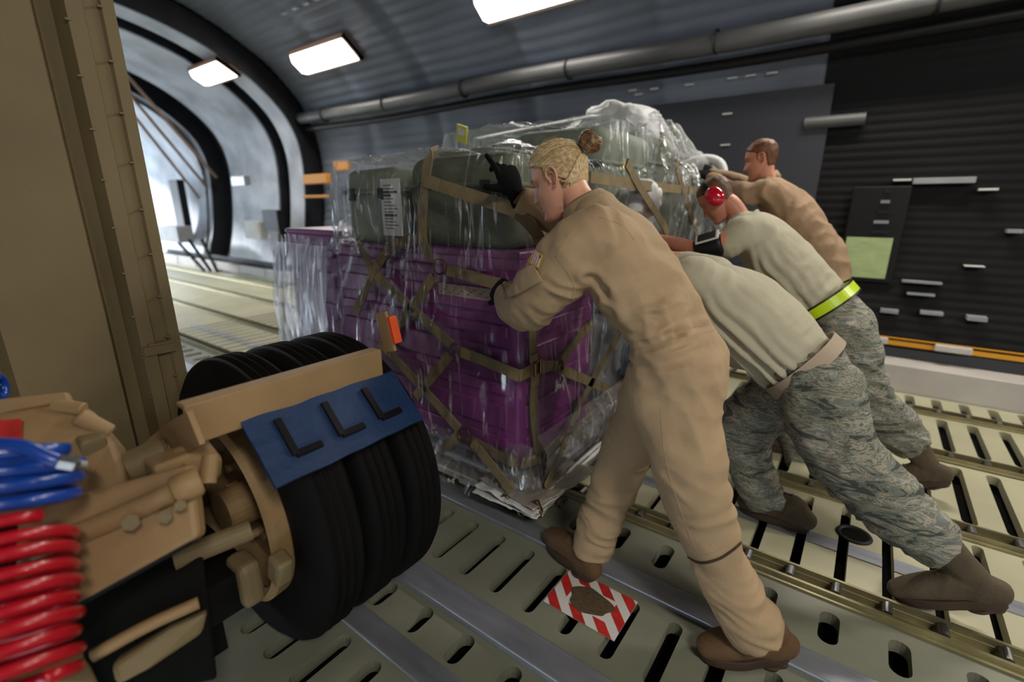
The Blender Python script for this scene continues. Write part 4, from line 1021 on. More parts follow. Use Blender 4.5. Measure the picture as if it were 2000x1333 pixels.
def face_paint(me, Mx, ms):
    inv = Mx.inverted()
    for p in me.polygons:
        q = inv@p.center
        if q.x > .06 and abs(q.y) < .024*(1-.3*abs(q.z+.0655)/.015) and -.079 < q.z < -.053: p.material_index = 1
        elif q.x > .05 and .014 < abs(q.y) < .046 and .0245+.004*(1-((abs(q.y)-.03)/.016)**2) < q.z < .0335: p.material_index = 2
def eyes(Mx, body):
    sf = lambda s: min((abs(q.y-s*.031)+abs(q.z-.006), q.x) for q in (head_point(.006, s*a/60) for a in range(5, 60)))[1]
    for s in (1, -1):
        c = Mx@V((sf(s)-.0098, s*.031, .006)); b = MB(); b.lathe(c-(Mx.to_3x3()@V((1,0,0)))*.0, (Mx.to_3x3()@V((1,0,0))), [(.0118*sin(a), -.0118*cos(a)) for a in [pi*k/12 for k in range(13)]], 20)
        e = b.build('eye', M['eye'], body, smooth=True); b = MB(); f = (Mx.to_3x3()@V((1,0,0))); b.cyl(c+f*.0105, c+f*.0121, .0052, 16); b.build('iris', M['iris'], e)
        b = MB(); u = Mx.to_3x3()@V((0,0,1)); l = Mx.to_3x3()@V((0,1,0))
        for sg in (1,-1): b.tube(cat([c+l*(t*.0145)+f*(.0118-abs(t)*.006)+u*sg*(.0055*(1-t*t)+.0005) for t in (-1,-.5,0,.5,1)],3), .0022, 6)
        b.build('eyelid', M['lip' if 0 else 'skin'], e, smooth=True)
def limbs(b, specs, lat=(0,1,0), k=1.0, n=22, caps=(1,1)):
    for pts, rad in specs: b.loft([at(p[0],p[1],Y=p[2]) if len(p) == 3 and p[0] > 20 else V(p) for p in pts], [(r*k if not isinstance(r, tuple) else r[0]*k, r*k if not isinstance(r, tuple) else r[1]*k) for r in rad], lat, n, caps=caps)
def make_person(lab, head, neck, inner, skin, female, hairm, arms_skin=(), voxb=.011, pos=None, vox_h=.0034):
    Mx = frame_m(*head); hb = MB(); head_mesh(hb, Mx)
    hb.loft(*neck)
    me1 = remesh(hb, vox_h, 2)
    eb = MB()
    for s in (1,-1): ear(eb, Mx, s)
    me2 = remesh(eb, .0022, 1)
    cb = MB(); limbs(cb, inner, k=.70, n=14, caps=(1,.1)); me3 = remesh(cb, voxb, 4)
    ex = []
    for specs in arms_skin:
        ab = MB(); limbs(ab, [specs]); ex.append(remesh(ab, .007, 2))
    me = join_mesh(me1, me2, me3, *ex); face_paint(me, Mx, None)
    me.materials.clear()
    o = link_mesh(me, 'person', [M[skin], M['lip'], M['brow']]); o.data.materials.clear()
    for x in (M[skin], M['lip'], M['brow']): o.data.materials.append(x)
    face_paint(o.data, Mx, None); tag(o, lab, 'person')
    eyes(Mx, o)
    return o, Mx
def hairmat(name, c0, c1, c2, sc=60, st=(1,1,1)):
    m = mat(name, c1, .5, spec=.35); nt = m.node_tree; b = nt.nodes['Principled BSDF']
    oi = nt.nodes.new('ShaderNodeTexCoord'); mp = nt.nodes.new('ShaderNodeMapping'); mp.inputs['Scale'].default_value = st
    n = nt.nodes.new('ShaderNodeTexNoise'); n.inputs['Scale'].default_value = sc; n.inputs['Detail'].default_value = 4; r = nt.nodes.new('ShaderNodeValToRGB')
    r.color_ramp.elements[0].position = .3; r.color_ramp.elements[0].color = (*c0,1); r.color_ramp.elements[1].position = .7; r.color_ramp.elements[1].color = (*c2,1)
    e = r.color_ramp.elements.new(.5); e.color = (*c1,1)
    nt.links.new(oi.outputs['Object'], mp.inputs[0]); nt.links.new(mp.outputs[0], n.inputs[0]); nt.links.new(n.outputs[0], r.inputs[0]); nt.links.new(r.outputs[0], b.inputs['Base Color'])
    bp = nt.nodes.new('ShaderNodeBump'); bp.inputs['Strength'].default_value = .5; bp.inputs['Distance'].default_value = .003; nt.links.new(n.outputs[0], bp.inputs['Height']); nt.links.new(bp.outputs[0], b.inputs['Normal'])
    return m
M['blonde'] = hairmat('blonde_hair', (.34,.23,.10), (.52,.38,.19), (.72,.59,.36), 150, (.16,1,.7))
M['bun'] = hairmat('brown_bun_hair', (.05,.022,.008), (.16,.085,.035), (.36,.22,.10), 60)
M['brownh'] = hairmat('short_brown_hair', (.045,.02,.008), (.10,.045,.02), (.17,.085,.04), 220)
M['redh'] = hairmat('short_auburn_hair', (.06,.022,.008), (.15,.058,.022), (.22,.095,.04), 220)

# ---------------------------------------------------------------- the woman
YC = 1.46
hc = at(1092,352,Y=1.45); hf = V((-.87,-.20,-.42)); hu = V((-.40,-.04,.90))
spine = [((1322,772,YC+.0),(.13,.10)),((1334,722,YC),(.188,.132)),((1306,655,YC),(.168,.118)),((1266,585,YC),(.178,.122)),((1222,510,YC),(.198,.128)),((1190,455,YC),(.180,.105)),((1168,420,YC),(.105,.075))]
torso = ([p for p,_ in spine],[r for _,r in spine])
armL = ([(1200,478,1.40),(1150,470,1.305),(1085,540,1.285),(1030,600,1.31),(1004,592,1.38),(993,575,1.46)],[.095,.098,.096,.086,.072,.052])
armR = ([(1180,455,1.56),(1130,445,1.64),(1090,432,1.66),(1048,408,1.585),(1014,390,1.54)],[.09,.08,.066,.058,.050])
legL = ([(1322,735,1.40),(1322,800,1.385),(1344,900,1.375),(1372,1000,1.37),(1404,1100,1.385),(1454,1190,1.41),(1490,1238,1.43)],[(.13,.135),(.122,.128),(.108,.115),(.092,.098),(.082,.086),(.084,.088),(.082,.086)])
legR = ([(1295,742,1.54),(1252,830,1.56),(1215,905,1.56),(1186,985,1.53),(1162,1045,1.50),(1152,1078,1.485)],[(.12,.12),(.105,.11),(.092,.096),(.078,.082),(.076,.082),(.074,.080)])
nb = at(1165,415,Y=YC)
neck = ([hc+V((.045,0,-.02)), hc+V((.085,0,-.075)), nb+V((.02,0,-.02)), nb+V((.06,0,-.09))],[(.050,.052),(.052,.054),(.062,.062),(.08,.07)],(0,1,0),28)
W, WM = make_person('woman with blonde bun in tan flight suit, pushing the wrapped load with both gloved hands', (hc, hf, hu), neck, [torso, armL, armR, legL, legR], 'skin', True, 'blonde', vox_h=.003)
sb = MB(); limbs(sb, [torso], n=28); limbs(sb, [armL, armR, legL, legR], n=28, caps=(1,.15))
me = remesh(sb, .0068, 4, .5)
P3 = lambda *q: [at(*p[:2], Y=p[2]) for p in q]
sp_ax = at(1222,510,Y=YC)-at(1322,772,Y=YC)
zn = [(at(1290,640,Y=YC-.1),.17,sp_ax,20,.009),(at(1270,690,Y=YC-.1),.13,(1,0,.4),14,.006),(at(1022,595,Y=1.3),.11,at(1085,540,Y=1.28)-at(1022,602,Y=1.32),17,.008),(at(1095,560,Y=1.25),.11,(.5,.1,1),16,.007),
 (at(1040,410,Y=1.62),.10,(1,0,.3),26,.005),(at(1372,1000,Y=1.35),.17,(.2,0,1),14,.006),(at(1480,1235,Y=1.38),.13,(.3,0,1),26,.008),(at(1160,1050,Y=1.45),.15,(.3,0,1),24,.008),(at(1215,910,Y=1.5),.15,(.3,0,1),15,.006),
 (at(1320,800,Y=1.33),.17,(.6,0,1),11,.006),(at(1240,540,Y=1.35),.22,(1,0,.8),9,.006),(at(1340,740,Y=1.4),.15,(-.3,0,1),12,.005)]
sm = [(P3((1245,668,1.33),(1300,655,1.32),(1350,640,1.36),(1390,630,1.48)),.010,.007),
 (P3((1100,490,1.22),(1140,530,1.25),(1185,567,1.28),(1225,612,1.32)),.012,.008),(P3((1120,585,1.24),(1170,600,1.28),(1225,615,1.31),(1300,615,1.31)),.010,.008),
 (P3((1215,640,1.36),(1245,668,1.33)),.012,.008),(P3((1225,700,1.35),(1240,860,1.29),(1290,1000,1.29),(1335,1090,1.31)),.007,.004)]
wrinkle(me, zn, sm, .006)
suit = link_mesh(me, 'flight_suit', M['suit'], W); suit['label'] = 'tan flight suit'
bv = bvh_of(suit)
def qseam(*a, **k): return seam(*a, **k)
for pl in ([(1146,425),(1120,450),(1099,477),(1086,502)],[(1086,502),(1100,520),(1120,555),(1115,590)],[(1232,668),(1265,662),(1312,650),(1361,638),(1385,632)],[(1238,684),(1275,676),(1320,664),(1375,650),(1396,644)],
           [(1170,425),(1215,440),(1240,470)],[(1000,560),(1025,545),(1050,520)],[(984,585),(1010,580),(1040,560),(1062,530)],[(1290,800),(1300,900),(1330,1000),(1360,1080)],[(1352,1102),(1390,1190),(1440,1262)],[(1340,1072),(1370,1085),(1402,1076),(1440,1052)]):
    seam('seam', suit, bv, pl, .0013)
seam('zip', suit, bv, [(1340,1086),(1368,1099),(1402,1092),(1428,1076),(1446,1060)], m='sole', w=.008, k=6, lift=.001)
# sleeve pocket flap
def decal(name, o, bvh, c, du, dv, nu, nv, ms, pick, lift=.003, parent=None, wave=0):
    """thin cloth patch laid on a surface: c centre pixel, du/dv pixel half axes"""
    b = MB(); pts = {}; ns = {}
    for i in range(nu+1):
        for j in range(nv+1):
            u, v = 2*i/nu-1, 2*j/nv-1; h, n = cast(bvh, c[0]+du[0]*u+dv[0]*v, c[1]+du[1]*u+dv[1]*v)
            if h is None: h, n = bvh.find_nearest(at(c[0]+du[0]*u+dv[0]*v, c[1]+du[1]*u+dv[1]*v, Y=1.25))[:2]
            pts[i,j] = len(b.v); b.v.append(h+n*lift); ns[i,j] = n
    for i in range(nu):
        for j in range(nv): b.cur = pick(i, j); b.face([pts[i,j], pts[i+1,j], pts[i+1,j+1], pts[i,j+1]])
    ob = b.build(name, ms, parent or o, fix=False); md = ob.modifiers.new('s','SOLIDIFY'); md.thickness = .002; md.offset = -1; return ob
def pk(i, j):
    if i in (0,16) or j in (0,10): return 0
    if i >= 9 and j >= 5: return 3
    return 1 if i % 2 == 0 else 2
pk2 = lambda i, j: 0 if (i == 0 or i == 14 or j == 0 or j == 9) else (3 if (i > 7 and j > 5) else (1 if i % 2 else 2))
fl_ = decal('flag_patch', suit, bv, (1049,507), (4.5,-13), (8.5,5) , 15, 10, [M['hiviz'] if 0 else mat('gold_edge', (.7,.45,.03), .6), mat('flag_red', (.5,.02,.03), .7), mat('flag_white', (.75,.72,.7), .7), mat('flag_navy', (.03,.04,.14), .7)], lambda i, j: 0 if (i in (0,14) or j in (0,9)) else (3 if (j > 6 and i > 9) else (1 if j % 2 else 2)))
fl_['label'] = 'small striped flag patch with gold edge'
decal('sleeve_pocket', suit, bv, (1022,550), (32,-18), (9,15), 24, 12, [M['suit']], lambda i,j: 0, .007).data.polygons.foreach_set('use_smooth', [True]*288)
# collar
ax = (hc-nb).normalized(); ax = V((-.45,0,.9)).normalized(); l = V((0,1,0)); q = l.cross(ax)
cb = MB(); cc = nb+V((-.025,0,-.015)); prof_c = [(.064,.0),(.066,.058),(.070,.068),(.077,.060),(.100,-.010),(.096,-.014),(.073,.05)]
rr = []
for k in range(49):
    a = R(-28)+R(-304)*0+R(-304)*k/48; a = R(180-28)-R(304)*k/48+R(0)
    rr.append([cc+ax*(h+.006*sin(a*3))+(q*cos(a)*1.0+l*sin(a)*1.02)*r for r, h in prof_c])
# opening faces forward
fwd_side = 1 if (q.x < 0) else -1
rr = []
for k in range(49):
    a = R(28)+R(304)*k/48; rr.append([cc+ax*(h-.02*abs(k-24)/24)+(q*fwd_side*cos(a)+l*sin(a)*1.05)*r for r, h in prof_c])
cb.rings(rr, cap=True); cb.build('collar', M['suit'], suit, smooth=True)
# gloves
w0 = at(1008,382,Y=1.535); kn = at(980,316,Y=1.52)
b = glove('glove', frame_m(w0, kn-w0, V((.85,-.35,.15))), W, curl=(.12,.75,.95,1.0), thumb=(.35,.9,-.15), side=-1 if 0 else 1, sc=1.12, fat=1.12, spread=.10)
b['label'] = 'black glove pressed high on the olive case'
w1 = at(988,571,Y=1.485); kn = at(966,560,Y=1.55)
b = glove('glove', frame_m(w1, kn-w1, V((-.2,-.75,.6))), W, curl=(.75,.95,.95,1.0), thumb=(.9,.45,-.1), side=1, sc=1.1, fat=1.12); b['label'] = 'black glove gripping the net strap'
# inner sleeve cuff at the raised wrist
b = MB(); d = (w0-at(1030,400,Y=1.56)).normalized()
for k in range(2): b.torus(w0+d*(-.012-.008*k), d, .036, .0055, 28, 8)
b.build('cuff', mat('brown_knit', (.16,.075,.03), .9), W, smooth=True)
# boots
boot(W, at(1511,1289,Z=.0)+V((-.028,-.020,.008)), V((-.24,-.17,0)), V((0,0,1)), 'bootw', L=.285, lean=at(1488,1222,Y=1.43))
boot(W, V((-.745,1.475,.008)), V((-.30,.105,.0)), V((0,0,1)), 'bootw', L=.285, lean=at(1156,1060,Y=1.495))
# hair
hb = hair_shell(WM, True, .0075)
bc = V((-.118,0,.050)); Ri = WM.to_3x3()
hcap = hb.build('hair', M['blonde'], W, smooth=True); hcap['label'] = 'blonde hair drawn back'
hbv = BVHTree.FromPolygons([head_point(-.12+.238*i/60, 2*pi*j/60) for i in range(61) for j in range(60)], [(i*60+j, i*60+(j+1) % 60, (i+1)*60+(j+1) % 60, (i+1)*60+j) for i in range(60) for j in range(60)])
rnd = random.Random(4); sb_ = MB(); cen = V((0,0,.01)); dend = (bc-cen).normalized()
cnt = 0
while cnt < 1500:
    d0 = V((rnd.uniform(-1,1), rnd.uniform(-1,1), rnd.uniform(-1,1)))
    if d0.length > 1 or d0.length < .1: continue
    d0.normalize(); h = hbv.ray_cast(cen, d0)[0]
    if h is None or not scalp(h.x, h.z, h.y, True): continue
    if d0.angle(dend) < .35: continue
    cnt += 1; pts = []; off = rnd.uniform(.005,.0115); ang = d0.angle(dend); n = 12; ph = rnd.uniform(0,6)
    for i in range(n+1):
        t = i/n; t2 = min(1, t*1.02); d = (d0*sin((1-t2)*ang)+dend*sin(t2*ang))/sin(ang); sag = V((0,0,-.25*sin(pi*t2)*abs(d0.y)*(1 if d0.z < .6 else .2))); d = (d+sag*.35).normalized()
        hh = hbv.ray_cast(cen, d)[0] or h; nn = (hh-cen).normalized(); pts.append(WM@(hh+nn*(off*(.45 if i == 0 else 1)+.0022*sin(ph*.3+t*4+d0.z*9))))
    r0 = rnd.uniform(.0007,.0017); sb_.tube(pts, [r0*.4]+[r0]*(n-1)+[r0*.6], 5)
sb_.build('hair_strands', M['blonde'], hcap, smooth=True)
# loose hair roll at the nape
b = MB()
for k in range(150):
    an = pi+(-1.25+2.5*k/149); zz = -.078+.05*max(0, abs(an-pi)-.45); q0 = head_point(zz, an); n0 = V((q0.x,q0.y,0)).normalized(); q1 = head_point(-.02, pi+(an-pi)*.75); n1 = V((q1.x,q1.y,0)).normalized(); q2 = head_point(.025, pi+(an-pi)*.4); n2 = V((q2.x,q2.y,0)).normalized()
    j = .0035*(k % 3)
    b.tube(cat([WM@(q0+n0*(-.002+.004*(k % 3))+V((0,0,.005*((k*7) % 5)))), WM@(q0.lerp(q1,.5)+n0*(.013+j)), WM@(q1+n1*(.012+j)), WM@(q2+n2*(.011+j)), WM@(bc+V((.01,0,-.012)))],4), .0019+.0006*(k % 3), 5)
b.build('nape_hair', M['blonde'], hcap, smooth=True)
# bun: wound coils
b = MB(); bC = bc+V((-.022,0,.012)); axb = V((-.8,0,.45)).normalized(); u_ = V((0,1,0)); w_ = axb.cross(u_)
for s in range(70):
    a0 = rnd.uniform(0, 2*pi); R0 = rnd.uniform(.018,.030); tilt = rnd.uniform(-.9,.9); pts = []
    for i in range(17):
        a = a0+i*.28; el = tilt+.25*sin(a*1.5+s); pts.append(WM@(bC+(u_*cos(a)+w_*sin(a))*(.037*cos(el*.85))+axb*(.030*sin(el))))
    b.tube(pts, [.001]+[rnd.uniform(.0028,.0042)]*15+[.001], 6)
c2 = MB(); b2 = b
b2.lathe(WM@bC, WM.to_3x3()@axb, [(.035*sin(a), -.029*cos(a)) for a in [pi*k/14 for k in range(15)]], 28)
bn = b2.build('hair_bun', M['bun'], hcap, smooth=True); bn['label'] = 'dark golden brown bun'
b = MB()
for k in range(26):
    a = rnd.uniform(-1.2,1.2); p = WM@V((.05*cos(a)*.6, rnd.uniform(-.05,.05), .115)); b.tube([p, p+WM.to_3x3()@V((-.03,rnd.uniform(-.01,.01),.010+rnd.uniform(0,.008))), p+WM.to_3x3()@V((-.07,rnd.uniform(-.02,.02),.004))], .0004, 4)
b.build('loose_hairs', M['blonde'], hcap)
# ---------------------------------------------------------------- bent man in sand T-shirt (nearest)
Y2 = 2.16
hc = at(1252,548,Y=Y2); hf = V((-.55,0,-.84)); hu = V((-.84,0,.55))
t2 = ([(1352,545,Y2),(1392,568,Y2),(1440,602,Y2),(1495,652,Y2),(1548,700,Y2),(1582,735,Y2)],[(.13,.085),(.225,.135),(.235,.165),(.225,.172),(.19,.15),(.17,.13)])
pel2 = ([(1550,706,Y2),(1590,742,Y2),(1612,772,Y2)],[(.185,.140),(.195,.145),(.17,.12)])
l2a = ([(1600,760,2.06),(1625,845,2.05),(1680,930,2.04),(1742,990,2.05),(1796,1038,2.07),(1838,1070,2.08)],[(.14,.15),(.13,.14),(.118,.128),(.112,.118),(.10,.105),(.09,.092)])
l2b = ([(1555,760,2.25),(1490,800,2.26),(1448,850,2.27),(1470,920,2.29),(1500,985,2.30)],[(.135,.14),(.13,.135),(.115,.125),(.10,.105),(.085,.09)])
a2a = ([(1385,560,2.0),(1348,545,1.95),(1290,560,1.93),(1235,575,1.95),(1190,560,2.0)],[.085,.075,.052,.043,.034])
a2b = ([(1385,545,2.32),(1345,525,2.37),(1290,510,2.38),(1235,500,2.38),(1190,490,2.38)],[.085,.075,.052,.043,.034])
nk = ([hc+V((.04,0,-.01)), hc+V((.09,0,-.04)), at(1380,570,Y=Y2)],[(.055,.056),(.058,.058),(.075,.07)],(0,1,0),22)
B2, BM = make_person('man bent double in a sand T-shirt with tan belt, his head hidden behind the woman', (hc,hf,hu), nk, [t2, pel2, l2a, l2b], 'skinr', False, 'brownh', arms_skin=(a2a, a2b), vox_h=.005)
hair_shell(BM, False, .006).build('hair', M['brownh'], B2, smooth=True)
for a in (a2a, a2b):
    e = at(*a[0][-1][:2], Y=a[0][-1][2]); p = at(*a[0][-2][:2], Y=a[0][-2][2]); glove('hand', frame_m(e, (e-p)+V((0,0,.02)), V((.5,-.3,.8))), B2, m='skinr', vox=.004, curl=(.3,.35,.35,.4))
sb = MB(); limbs(sb, [t2, ([(1390,560,2.02),(1352,545,1.95),(1315,550,1.93)],[.10,.088,.074]), ([(1395,545,2.31),(1350,528,2.37),(1315,520,2.38)],[.10,.085,.07])], n=30)
me = remesh(sb, .0085, 6, .6)
ax2 = at(1400,560,Y=Y2)-at(1560,710,Y=Y2)
# folds run lengthwise under the belly, gathered at the belt
up2 = V((ax2.z,0,-ax2.x)).normalized()
if up2.z < 0: up2 = -up2
def shirt_folds(me, c0, axis, upn, y, n=15, amp=.011, span=.30):
    axis = V(axis).normalized(); zs = me.vertices; ns = [V(v.normal) for v in zs]
    for v, nn in zip(zs, ns):
        p = v.co-c0; s = p.dot(axis); h = p.dot(upn); t = (h+.10+.25*max(0,s)**1.0*0)+s*.25
        under = 1/(1+exp((h+.00)/.028)); fade = 1/(1+exp((s-.22)/.05))
        wv = sin((h*1.0+ (p.y-0)*.18+.02*noise.noise(p*6)-.42*s*s)*2*pi*n/.34+noise.noise(p*5)*1.4)
        v.co = v.co+nn*(amp*under*fade*wv*(abs(wv)**.3)+.004*noise.noise(p*6)+.002*noise.noise(p*14))
    me.update()
shirt_folds(me, at(1500,640,Y=Y2), ax2, up2, Y2, n=8, amp=.016)
wrinkle(me, [(at(1360,520,Y=2.0),.12,(1,0,-.5),14,.007),(at(1600,670,Y=2.05),.12,ax2,22,.006)], (), .003)
sh = link_mesh(me, 't_shirt', M['shirt'], B2); sh['label'] = 'sand coloured T-shirt'
sb = MB(); limbs(sb, [pel2, l2a, l2b], n=26, caps=(1,.2)); me = remesh(sb, .0085, 5, .6)
zl = [(at(1680,930,Y=1.95),.22,(.5,0,-.8),11,.010),(at(1620,820,Y=1.95),.20,(.4,0,-.9),9,.012),(at(1790,1030,Y=2.0),.18,(.7,0,-.7),18,.009),(at(1450,850,Y=2.2),.2,(.2,0,1),12,.010),(at(1500,960,Y=2.25),.15,(.1,0,1),20,.009),(at(1590,750,Y=1.95),.14,ax2,14,.007)]
wrinkle(me, zl, [(P3((1530,760,1.98),(1600,900,1.95),(1680,990,1.98),(1790,1060,2.02)),.008,.005)], .005)
tr = link_mesh(me, 'trousers', M['camo'], B2); tr['label'] = 'tiger striped camouflage trousers'
def belt(par, c, axis, a, bb, h, m, lab=None, th=.006, seg=60, sq=2.1):
    axis = V(axis).normalized(); l = V((0,1,0)); q = axis.cross(l).normalized(); b = MB(); rr = []
    for k in range(seg):
        t = 2*pi*k/seg; d = l*(abs(cos(t))**(2/sq)*(1 if cos(t) >= 0 else -1)*a)+q*(abs(sin(t))**(2/sq)*(1 if sin(t) >= 0 else -1)*bb); o = d.normalized()*th
        rr.append([c+d-axis*h/2, c+d+o-axis*h/2, c+d+o+axis*h/2, c+d+axis*h/2])
    b.rings(rr, closed=True); o = b.build('belt', m, par)
    if lab: o['label'] = lab
    return o
bl2 = belt(tr, at(1570,714,Y=Y2), ax2, .203, .158, .055, M['beltt'], 'wide tan web belt')
bt = bvh_of(tr)
for px in ((1548,735),(1600,706),(1632,686)): pass
boot(B2, V((.50,2.08,.085)), V((-.91,-.02,-.40)), V((-.40,0,.91)), 'bootm', L=.31, lean=at(1845,1070,Y=2.08))
boot(B2, V((-.10,2.31,.008)), V((-1,.03,0)), V((0,0,1)), 'bootm', lean=at(1500,975,Y=2.30))
# ---------------------------------------------------------------- man with red ear muffs
Y3 = 2.92
hc = at(1401,388,Y=2.90); hf = V((-.70,-.10,-.70)); hu = V((-.72,0,.69))
t3 = ([(1447,440,Y3),(1478,460,Y3),(1520,505,Y3),(1568,560,Y3),(1608,598,Y3),(1632,622,Y3)],[(.12,.08),(.215,.125),(.225,.15),(.205,.148),(.175,.128),(.165,.12)])
pel3 = ([(1612,604,Y3),(1645,640,Y3),(1660,668,Y3)],[(.18,.132),(.195,.145),(.16,.12)])
l3a = ([(1650,655,2.80),(1664,720,2.80),(1698,785,2.84),(1745,832,2.92),(1782,866,2.98)],[(.135,.14),(.125,.13),(.11,.12),(.10,.105),(.088,.09)])
l3b = ([(1635,665,3.02),(1590,740,3.05),(1545,800,3.06),(1560,860,3.08),(1570,905,3.08)],[(.13,.135),(.12,.125),(.11,.12),(.095,.10),(.085,.09)])
a3a = ([(1475,465,2.76),(1448,458,2.70),(1408,476,2.66),(1365,488,2.66),(1322,478,2.72),(1290,470,2.76)],[.08,.068,.056,.047,.042,.034])
a3b = ([(1475,460,3.08),(1450,470,3.12),(1405,495,3.14),(1360,505,3.14),(1325,500,3.12)],[.08,.068,.052,.043,.034])
nk = ([hc+V((.035,0,-.01)), hc+V((.085,0,-.045)), at(1462,448,Y=Y3)+V((0,0,-.01)), at(1490,470,Y=Y3)],[(.052,.050),(.054,.052),(.060,.055),(.07,.06)],(0,1,0),24)
B3, BM = make_person('man in a sand T-shirt wearing red ear muffs, head bowed, pushing the load', (hc,hf,hu), nk, [t3, pel3, l3a, l3b], 'skinr', False, 'brownh', arms_skin=(a3a, a3b), vox_h=.0038)
hair_shell(BM, False, .006).build('hair', M['brownh'], B3, smooth=True)
for a in (a3a, a3b):
    e = at(*a[0][-1][:2], Y=a[0][-1][2]); p = at(*a[0][-2][:2], Y=a[0][-2][2]); glove('hand', frame_m(e, (e-p), V((.5,-.3,.8))), B3, m='skinr', vox=.004, curl=(.3,.35,.35,.4))
sb = MB(); limbs(sb, [t3, ([(1480,462,2.78),(1450,458,2.71),(1424,474,2.68)],[.10,.090,.078]), ([(1480,458,3.06),(1452,468,3.11),(1425,482,3.13)],[.10,.085,.07])], n=28)
me = remesh(sb, .010, 5, .6); ax3 = at(1478,460,Y=Y3)-at(1608,598,Y=Y3); up3 = V((ax3.z,0,-ax3.x)).normalized()
if up3.z < 0: up3 = -up3
shirt_folds(me, at(1570,555,Y=Y3), ax3, up3, Y3, n=8, amp=.012)
wrinkle(me, [(at(1455,470,Y=2.75),.13,(1,0,.3),14,.008),(at(1605,590,Y=2.8),.15,ax3,20,.008)], (), .004)
sh = link_mesh(me, 't_shirt', M['shirt'], B3); sh['label'] = 'sand coloured T-shirt'
b = MB(); b.torus(at(1462,434,Y=2.92), V((-.75,0,.45)), .069, .009, 32, 8)
b.build('shirt_collar', M['shirt'], sh, smooth=True)
sb = MB(); limbs(sb, [pel3, l3a, l3b], n=24, caps=(1,.2)); me = remesh(sb, .010, 4, .6)
wrinkle(me, [(at(1665,720,Y=2.7),.25,(.2,0,1),11,.012),(at(1760,840,Y=2.85),.2,(.6,0,.8),16,.010)], (), .006)
tr = link_mesh(me, 'trousers', M['camo'], B3); tr['label'] = 'tiger striped camouflage trousers'
yb = belt(tr, at(1613,592,Y=Y3), ax3+V((0,0,.03)), .194, .150, .050, M['hiviz'], 'lime reflective belt', sq=2.1)
belt(yb, at(1613,592,Y=Y3)+ax3.normalized()*.029, ax3+V((0,0,.03)), .195, .151, .009, M['black']).name = 'belt_edge'
belt(yb, at(1613,592,Y=Y3)-ax3.normalized()*.029, ax3+V((0,0,.03)), .195, .151, .009, M['black']).name = 'belt_edge'
boot(B3, V((.44,3.0,.07)), V((-.88,-.02,-.44)), V((-.44,0,.88)), 'bootm', lean=at(1785,868,Y=2.99))
boot(B3, V((-.19,3.08,.008)), V((-1,.03,0)), V((0,0,1)), 'bootm', lean=at(1568,900,Y=3.08))
# ear muffs
em = empty('ear_muffs', hc, 'glossy red ear muffs on the bowed man\'s head', 'ear muffs'); T3 = BM.to_3x3()
for s in (1,-1):
    c = BM@V((-.004,s*.082,-.001)); n = T3@V((0,s,0)); u = T3@V((0,0,1))
    b = MB(); pr = [(.034,-.010),(.047,-.006),(.050,.006),(.044,.014),(.02,.016)]
    def ov(pr, sx=1.0, c=c, n=n, u=u): return [[c+n*h+(u*cos(2*pi*j/36)*1.12+(T3@V((1,0,0)))*sin(2*pi*j/36)*.92)*r for j in range(36)] for r, h in pr]
    b.rings(ov(pr)); b.build('ear_cushion', M['black'], em, smooth=True)
    b = MB(); b.rings(ov([(.047,.012),(.051,.020),(.049,.032),(.041,.044),(.025,.053),(.008,.056)])); o = b.build('ear_cup', M['redm'], em, smooth=True); o['label'] = 'glossy red cup'
b = MB(); pts = [BM@V((.012*0+.004, .100*sin(a), -.0+.012+.122*cos(a)*1.0)) for a in [R(-92)+R(184)*k/28 for k in range(29)]]
b.ribbon([BM@V((.0, .108*sin(a)*(1 if abs(a) < 1.2 else 1), .004+.128*cos(a))) for a in [R(-96)+R(192)*k/32 for k in range(33)]], .024, lambda p: (p-hc), .007, 1); b.build('headband', M['black'], em)
# phone armband
pa, pb_ = at(1408,476,Y=2.66), at(1365,488,Y=2.66)
ab = empty('phone_armband', pa.lerp(pb_,.45), 'black armband holding a white framed phone on the upper arm', 'armband')
b = MB(); b.tube([pa.lerp(pb_, t) for t in (-.15,-.02,.1,.5,.85,.98,1.1)], [.057,.064,.066,.063,.060,.057,.05], 28); b.build('band', M['black'], ab, smooth=True)
c = pa.lerp(pb_,.42); dd = (pb_-pa).normalized(); nn = V((-.05,-.62,.78)); nn = (nn-dd*nn.dot(dd)).normalized(); rt = Matrix((dd, nn.cross(dd), nn)).transposed()
b = MB(); b.box(c+nn*.066, (.118,.066,.010), rt, bev=.004); ph = b.build('phone_frame', M['paper'], ab); b = MB(); b.box(c+nn*.0725, (.092,.054,.002), rt); b.build('phone_screen', M['black'], ph)
# ---------------------------------------------------------------- far man in tan suit
Y4 = 3.62
hc = at(1487,312,Y=3.58); hf = V((-.93,-.12,-.28)); hu = V((-.28,0,.95))
t4 = ([(1498,360,Y4),(1518,385,Y4),(1550,420,Y4),(1582,462,Y4),(1602,500,Y4),(1610,540,Y4),(1608,575,Y4)],[(.12,.08),(.215,.12),(.215,.13),(.185,.122),(.19,.135),(.19,.14),(.16,.11)])
a4a = ([(1520,390,3.48),(1498,376,3.40),(1455,378,3.38),(1420,370,3.50),(1392,350,3.62)],[.09,.08,.066,.06,.048])
a4b = ([(1520,380,3.8),(1490,366,3.86),(1455,360,3.9),(1420,350,3.9),(1392,340,3.92)],[.09,.08,.06,.055,.045])
z0 = at(1608,560,Y=Y4)
l4a = ([tuple(z0+V((0,-.10,0))), tuple(z0+V((.05,-.10,-.4))), tuple(z0+V((.30,-.10,-.80))), (z0.x+.35,z0.y-.1,.12)],[.13,.105,.085,.08])
